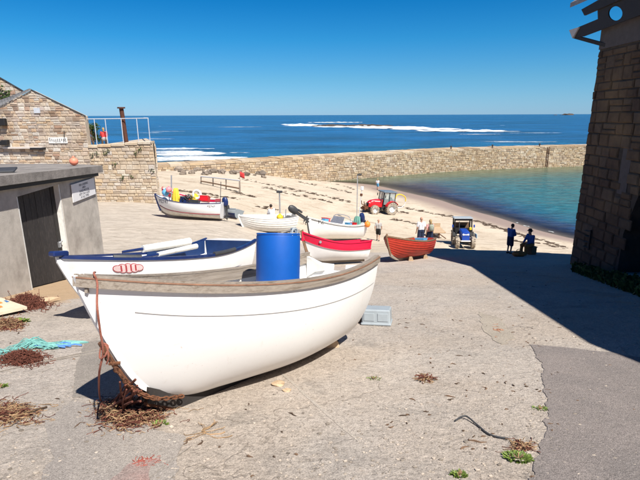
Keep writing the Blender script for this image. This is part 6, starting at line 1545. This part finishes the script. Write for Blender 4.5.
mb = MB(); mb.box((-.2, 0, 1.12), (.45, .5, .12), ch=.03); mb.box((-.4, 0, 1.4), (.1, .48, .5), ch=.03); mb.build('seat', 'black', tr2)
MB().box((.50, .62, 1.50), (.12, .22, .26), ch=.04).build('work_lamp', 'yellow', tr2)
for sd in (1, -1): MB().box((.6, sd * .92, 1.75), (.1, .12, .26), ch=.03).build('mirror', 'blue', tr2)
MB().tube([(.9, -.4, 1.4), (.9, -.4, 2.2)], .035, 8).build('exhaust', 'darkgrey', tr2)
MB().prism([(.3, 1.0, .75), (1.2, 1.05, .75), (1.2, 1.05, 1.1), (.3, 1.0, 1.1)], (0, .06, 0)).build('side_step', 'ltblue', tr2)
tp2 = gp(465, 248.5); on_ground(tr2, Vector((tp2.x + .2, tp2.y + 1.5, 0)), R(262), .86)
a = gp(446, 240); pl = thing('beach_trailer', 'low tan timber trailer left of the blue tractor', 'trailer', (a.x - .3, a.y + 2.0, gz(a.x - .3, a.y + 2.0)))
MB().box((0, 0, .62), (1.1, 1.9, .12), ch=.02).build('bed', 'wood_light', pl); MB().box((-.52, 0, .86), (.05, 1.9, .36)).build('side_board', 'wood_light', pl); MB().box((0, .93, .86), (1.0, .05, .36)).build('tail_board', 'wood_light', pl)
for sd in (1, -1): wheel(pl, (0, sd * .0 + .2, .3), .3, .14, 'rim') if sd > 0 else None
MB().tube([(0, -.9, .5), (.3, -1.9, .35)], .04, 6).build('drawbar', 'rust', pl); MB().box((0, -.85, .28), (.08, .08, .6)).build('prop_leg', 'rust', pl)

# ------------------------------------------------------------------ people
def person(label, p, face, h=1.72, joints=None, top=('shirt', 'c_white', True), legs=('shorts', 'c_navy', .45), hair='hair_dark', hat=None, shoes='c_black', pack=None, bald=False):
    """one body mesh (skin), clothing and hair as children; local +y is forward"""
    J = dict(pel=(0, 0, .95), chest=(0, 0, 1.27), neck=(0, -.01, 1.47), head=(0, .02, 1.60), hl=(-.09, 0, .90), hr=(.09, 0, .90), kl=(-.10, .02, .49), kr=(.10, .02, .49), al=(-.10, -.02, .08), ar=(.10, -.02, .08),
             sl=(-.18, 0, 1.40), sr=(.18, 0, 1.40), el=(-.24, -.03, 1.13), er=(.24, -.03, 1.13), wl=(-.25, .06, .88), wr=(.25, .06, .88))
    if joints: J.update(joints)
    J = {k: Vector(v) for k, v in J.items()}; k_ = h / 1.72
    def rem(o, v=.011):
        m = o.modifiers.new('merge', 'REMESH'); m.mode = 'VOXEL'; m.voxel_size = v; m.use_smooth_shade = True
        s_ = o.modifiers.new('soft', 'SMOOTH'); s_.iterations = 4; s_.factor = .5; return o
    def body(gr, parts):
        mb = MB()
        if 'torso' in parts:
            for sx in (-1, 1): mb.cap(J['pel'] + Vector((sx * .06, 0, 0)), J['chest'] + Vector((sx * .085, 0, .04)), .105 + gr, .115 + gr); mb.cap(J['chest'] + Vector((sx * .04, 0, .06)), J['sl' if sx < 0 else 'sr'], .10 + gr, .062 + gr)
        if 'head' in parts:
            mb.cap(J['chest'] + Vector((0, 0, .1)), J['neck'] + Vector((0, .01, .06)), .06, .052); hd = J['head']; mb.ball(hd + Vector((0, 0, .03)), .092, 16, (.86, 1.05, 1.2)); mb.cap(hd + Vector((0, .05, -.05)), hd + Vector((0, .06, -.06)), .045, .04)
            mb.cap(hd + Vector((0, .095, .02)), hd + Vector((0, .112, -.015)), .012, .016)
            for sx in (-1, 1): mb.ball(hd + Vector((sx * .083, -.005, .01)), .026, 8, (.45, .8, 1.15))
        for s_ in 'lr':
            if 'arms' in parts or 'sleeve' in parts: 
                e_ = J['e' + s_] if 'arms' in parts else J['s' + s_].lerp(J['e' + s_], .7); mb.cap(J['s' + s_], e_, .056 + gr, .045 + gr)
            if 'arms' in parts:
                mb.cap(J['e' + s_], J['w' + s_], .043 + gr, .030 + gr)
                if gr == 0:
                    w_ = J['w' + s_]; d = (w_ - J['e' + s_]).normalized(); sd = d.cross(Vector((1, 0, 0))).normalized(); nrm = d.cross(sd)
                    mb.cap(w_, w_ + d * .08, .028, .030)
                    for q, (o_, l_) in enumerate(((-.03, .075), (-.01, .085), (.01, .08), (.03, .062))): mb.cap(w_ + d * .085 + sd * o_, w_ + d * (.085 + l_) + sd * o_ * 1.2 + nrm * .015, .011, .009, 6)
                    mb.cap(w_ + d * .02 + sd * -.03, w_ + d * .075 + sd * -.065, .013, .010, 6)
            if 'legs' in parts: mb.cap(J['h' + s_], J['k' + s_], .085 + gr, .058 + gr); mb.cap(J['k' + s_], J['a' + s_], .055 + gr, .038 + gr); a_ = J['a' + s_]; mb.cap(a_ + Vector((0, -.03, -.03)), a_ + Vector((0, .13, -.045)), .042, .032)
            if 'thigh' in parts: 
                lf = legs[2]; kn_ = J['k' + s_]; mb.cap(J['h' + s_], J['h' + s_].lerp(kn_, min(1, lf * 2)), .092 + gr, .075 + gr * 1.6)
                if lf > .5: mb.cap(kn_, kn_.lerp(J['a' + s_], (lf - .5) * 2), .066 + gr, .055 + gr)
            if 'shoe' in parts: a_ = J['a' + s_]; mb.cap(a_ + Vector((0, -.04, -.035)), a_ + Vector((0, .14, -.045)), .05, .04)
        if 'hip' in parts: 
            for sx in (-1, 1): mb.cap(J['pel'] + Vector((sx * .06, 0, .05)), J['pel'] + Vector((sx * .07, 0, -.04)), .108 + gr, .108 + gr)
        return mb
    o = rem(body(0, ('torso', 'head', 'arms', 'legs')).build('person', 'skin')); tag(o, label, 'person')
    pz = gz(p[0], p[1]) if len(p) < 3 else p[2]
    o.matrix_basis = Matrix.Translation((p[0], p[1], pz)) @ Matrix.Rotation(face, 4, 'Z') @ Matrix.Scale(k_, 4)
    rem(body(.016, ('torso', 'arms' if not top[2] else 'sleeve')).build(top[0], top[1], o))
    rem(body(.020, ('hip', 'thigh')).build(legs[0], legs[1], o))
    for s_ in 'lr':
        a_ = J['a' + s_]; MB().cap(a_ + Vector((0, -.04, -.035)), a_ + Vector((0, .14, -.045)), .05, .04).build('shoe', shoes, o, 'all')
    hd = J['head']
    if not bald:
        mb = MB(); mb.ball(hd + Vector((0, -.022, .055)), .098, 16, (.93, 1.02, 1.08)); 
        if hair == 'hair_fair': mb.cap(hd + Vector((0, -.06, .03)), hd + Vector((0, -.08, -.12)), .08, .06)
        mb.build('hair', hair, o, 'all')
    if hat: MB().lathe([(.15, .05), (.15, .058), (.098, .07), (.092, .14), (.06, .165), (0, .17)], 18, Matrix.Translation(hd + Vector((0, 0, .02)))).build('hat', hat, o, True)
    if pack: 
        pc = J['chest'] + Vector((0, -.19, .0)); MB().box(pc, (.3, .16, .42), ch=.06).build('backpack', pack, o, 'all')
        for sx in (-1, 1): MB().tube(smooth_pts([pc + Vector((sx * .1, .05, .2)), J['chest'] + Vector((sx * .11, 0, .19)), J['chest'] + Vector((sx * .12, .14, .05)), J['chest'] + Vector((sx * .12, .06, -.14))], 4), .02, 6).build('strap', pack, o)
    return o
walk = dict(kl=(-.10, .16, .50), al=(-.10, .10, .09), kr=(.10, .02, .50), ar=(.10, -.22, .12), el=(-.25, -.10, 1.14), wl=(-.25, -.02, .90), er=(.25, .06, 1.14), wr=(.24, .18, .94))
pm1 = gp(378, 240.8); person('man in grey top and black shorts walking alone on the sand', (pm1.x, pm1.y), R(-15), 1.72, walk, ('shirt', 'c_grey', True), ('shorts', 'c_black', .42), 'hair_dark', bald=True)
def xat(px, y): return at_y(px, 240, y).x
person('man in white T-shirt and navy shorts walking beside a woman', (xat(420.5, 28.0), 28.0), R(8), 1.80, None, ('shirt', 'c_white', True), ('shorts', 'c_navy', .45), 'hair_dark', bald=True)
person('fair haired woman in pink top with a patterned backpack', (xat(429.5, 28.0), 28.0), R(12), 1.70, walk, ('shirt', 'c_pink', True), ('trousers', 'c_navy', .95), 'hair_fair', pack='pack')
pb_ = gp(509, 253.6); person('person in dark blue jacket standing in the shade', (pb_.x, pb_.y), R(-60), 1.5, dict(el=(-.22, .10, 1.12), wl=(-.08, .22, 1.05), er=(.22, .10, 1.12), wr=(.08, .22, 1.05), neck=(0, .04, 1.46), head=(0, .10, 1.58)), ('jacket', 'c_blue', False), ('shorts', 'c_navy', .45), 'hair_dark')
ps = gp(528, 254.5)
seat_z = .46
sit = dict(pel=(0, -.12, seat_z + .1), chest=(0, -.06, seat_z + .42), neck=(0, -.02, seat_z + .62), head=(0, .03, seat_z + .75), hl=(-.1, -.08, seat_z + .08), hr=(.1, -.08, seat_z + .08), kl=(-.13, .36, seat_z + .06), kr=(.13, .36, seat_z + .06), al=(-.13, .34, .08), ar=(.13, .38, .08),
           sl=(-.18, -.05, seat_z + .55), sr=(.18, -.05, seat_z + .55), el=(-.24, .05, seat_z + .28), er=(.24, .05, seat_z + .28), wl=(-.14, .26, seat_z + .20), wr=(.14, .26, seat_z + .20))
person('person in blue jacket and hat sitting on a box in the shade', (ps.x, ps.y), R(115), 1.6, sit, ('jacket', 'c_blue', False), ('trousers', 'c_orange', .9), 'hair_dark', hat='c_black')
sb_ = thing('wooden_box', 'wooden box under the seated person in the shade', 'box', (ps.x, ps.y, ps.z)); sb_.rotation_euler = (0, 0, R(115))
MB().box((0, -.14, .20), (.43, .35, .37), ch=.015).build('body', 'wood_brown', sb_); MB().box((0, -.14, .39), (.46, .39, .03)).build('lid', 'wood_brown', sb_)
fb2 = gp(519, 256.5); bg_ = thing('orange_bag', 'dull orange bag on the ground beside the seated person', 'bag', fb2); MB().ball((0, 0, .12), .22, 14, (1.4, .8, .62), .3, 4).build('body', 'c_orange', bg_, 'all'); MB().tube(smooth_pts([(-.15, 0, .2), (-.1, 0, .33), (.1, 0, .33), (.15, 0, .2)], 5), .015, 6).build('strap', 'c_orange', bg_)
sa = Vector((xat(272, 29.6), 29.6, 0)); sz_ = gz(sa.x, sa.y)
person('man in white shirt sitting on a stacked box behind the clinker boat', (sa.x, sa.y, sz_ + .50), R(40), 1.75, sit, ('shirt', 'c_white', True), ('trousers', 'c_navy', .9), 'hair_dark')
b2_ = thing('wooden_box', 'tall wooden box under the man in white behind the clinker boat', 'box', (sa.x, sa.y, sz_)); b2_.rotation_euler = (0, 0, R(40))
MB().box((0, -.14, .45), (.46, .38, .90), ch=.015).build('body', 'wood_brown', b2_); MB().box((0, -.14, .915), (.5, .42, .03)).build('lid', 'wood_brown', b2_); MB().box((0, .30, .24), (.5, .34, .48), ch=.015).build('step', 'wood_brown', b2_)
pw = at_z(377.5, 191, 0.05); person('person in pale top and blue shorts standing at the water edge', (pw.x, pw.y), R(-30), 1.75, walk, ('shirt', 'c_white', True), ('shorts', 'skyblue', .45), 'hair_fair')
pt2 = at_y(104.5, 140, HY + 1.0); person('person in red top on the terrace behind the railing', (pt2.x, pt2.y, to.z + ztl - .07), R(30), 1.70, sit, ('shirt', 'c_red', True), ('trousers', 'c_grey', .9), 'hair_fair')
st_ = thing('stool', 'low stool under the person on the terrace', 'stool', (pt2.x, pt2.y, to.z + ztl - .07)); st_.rotation_euler = (0, 0, R(30)); MB().box((0, -.13, .42), (.42, .36, .04), ch=.01).build('seat', 'wood_brown', st_)
for x, y in ((-.17, -.28), (.17, -.28), (-.17, .02), (.17, .02)): MB().box((x, y, .2), (.04, .04, .4)).build('leg', 'wood_brown', st_)
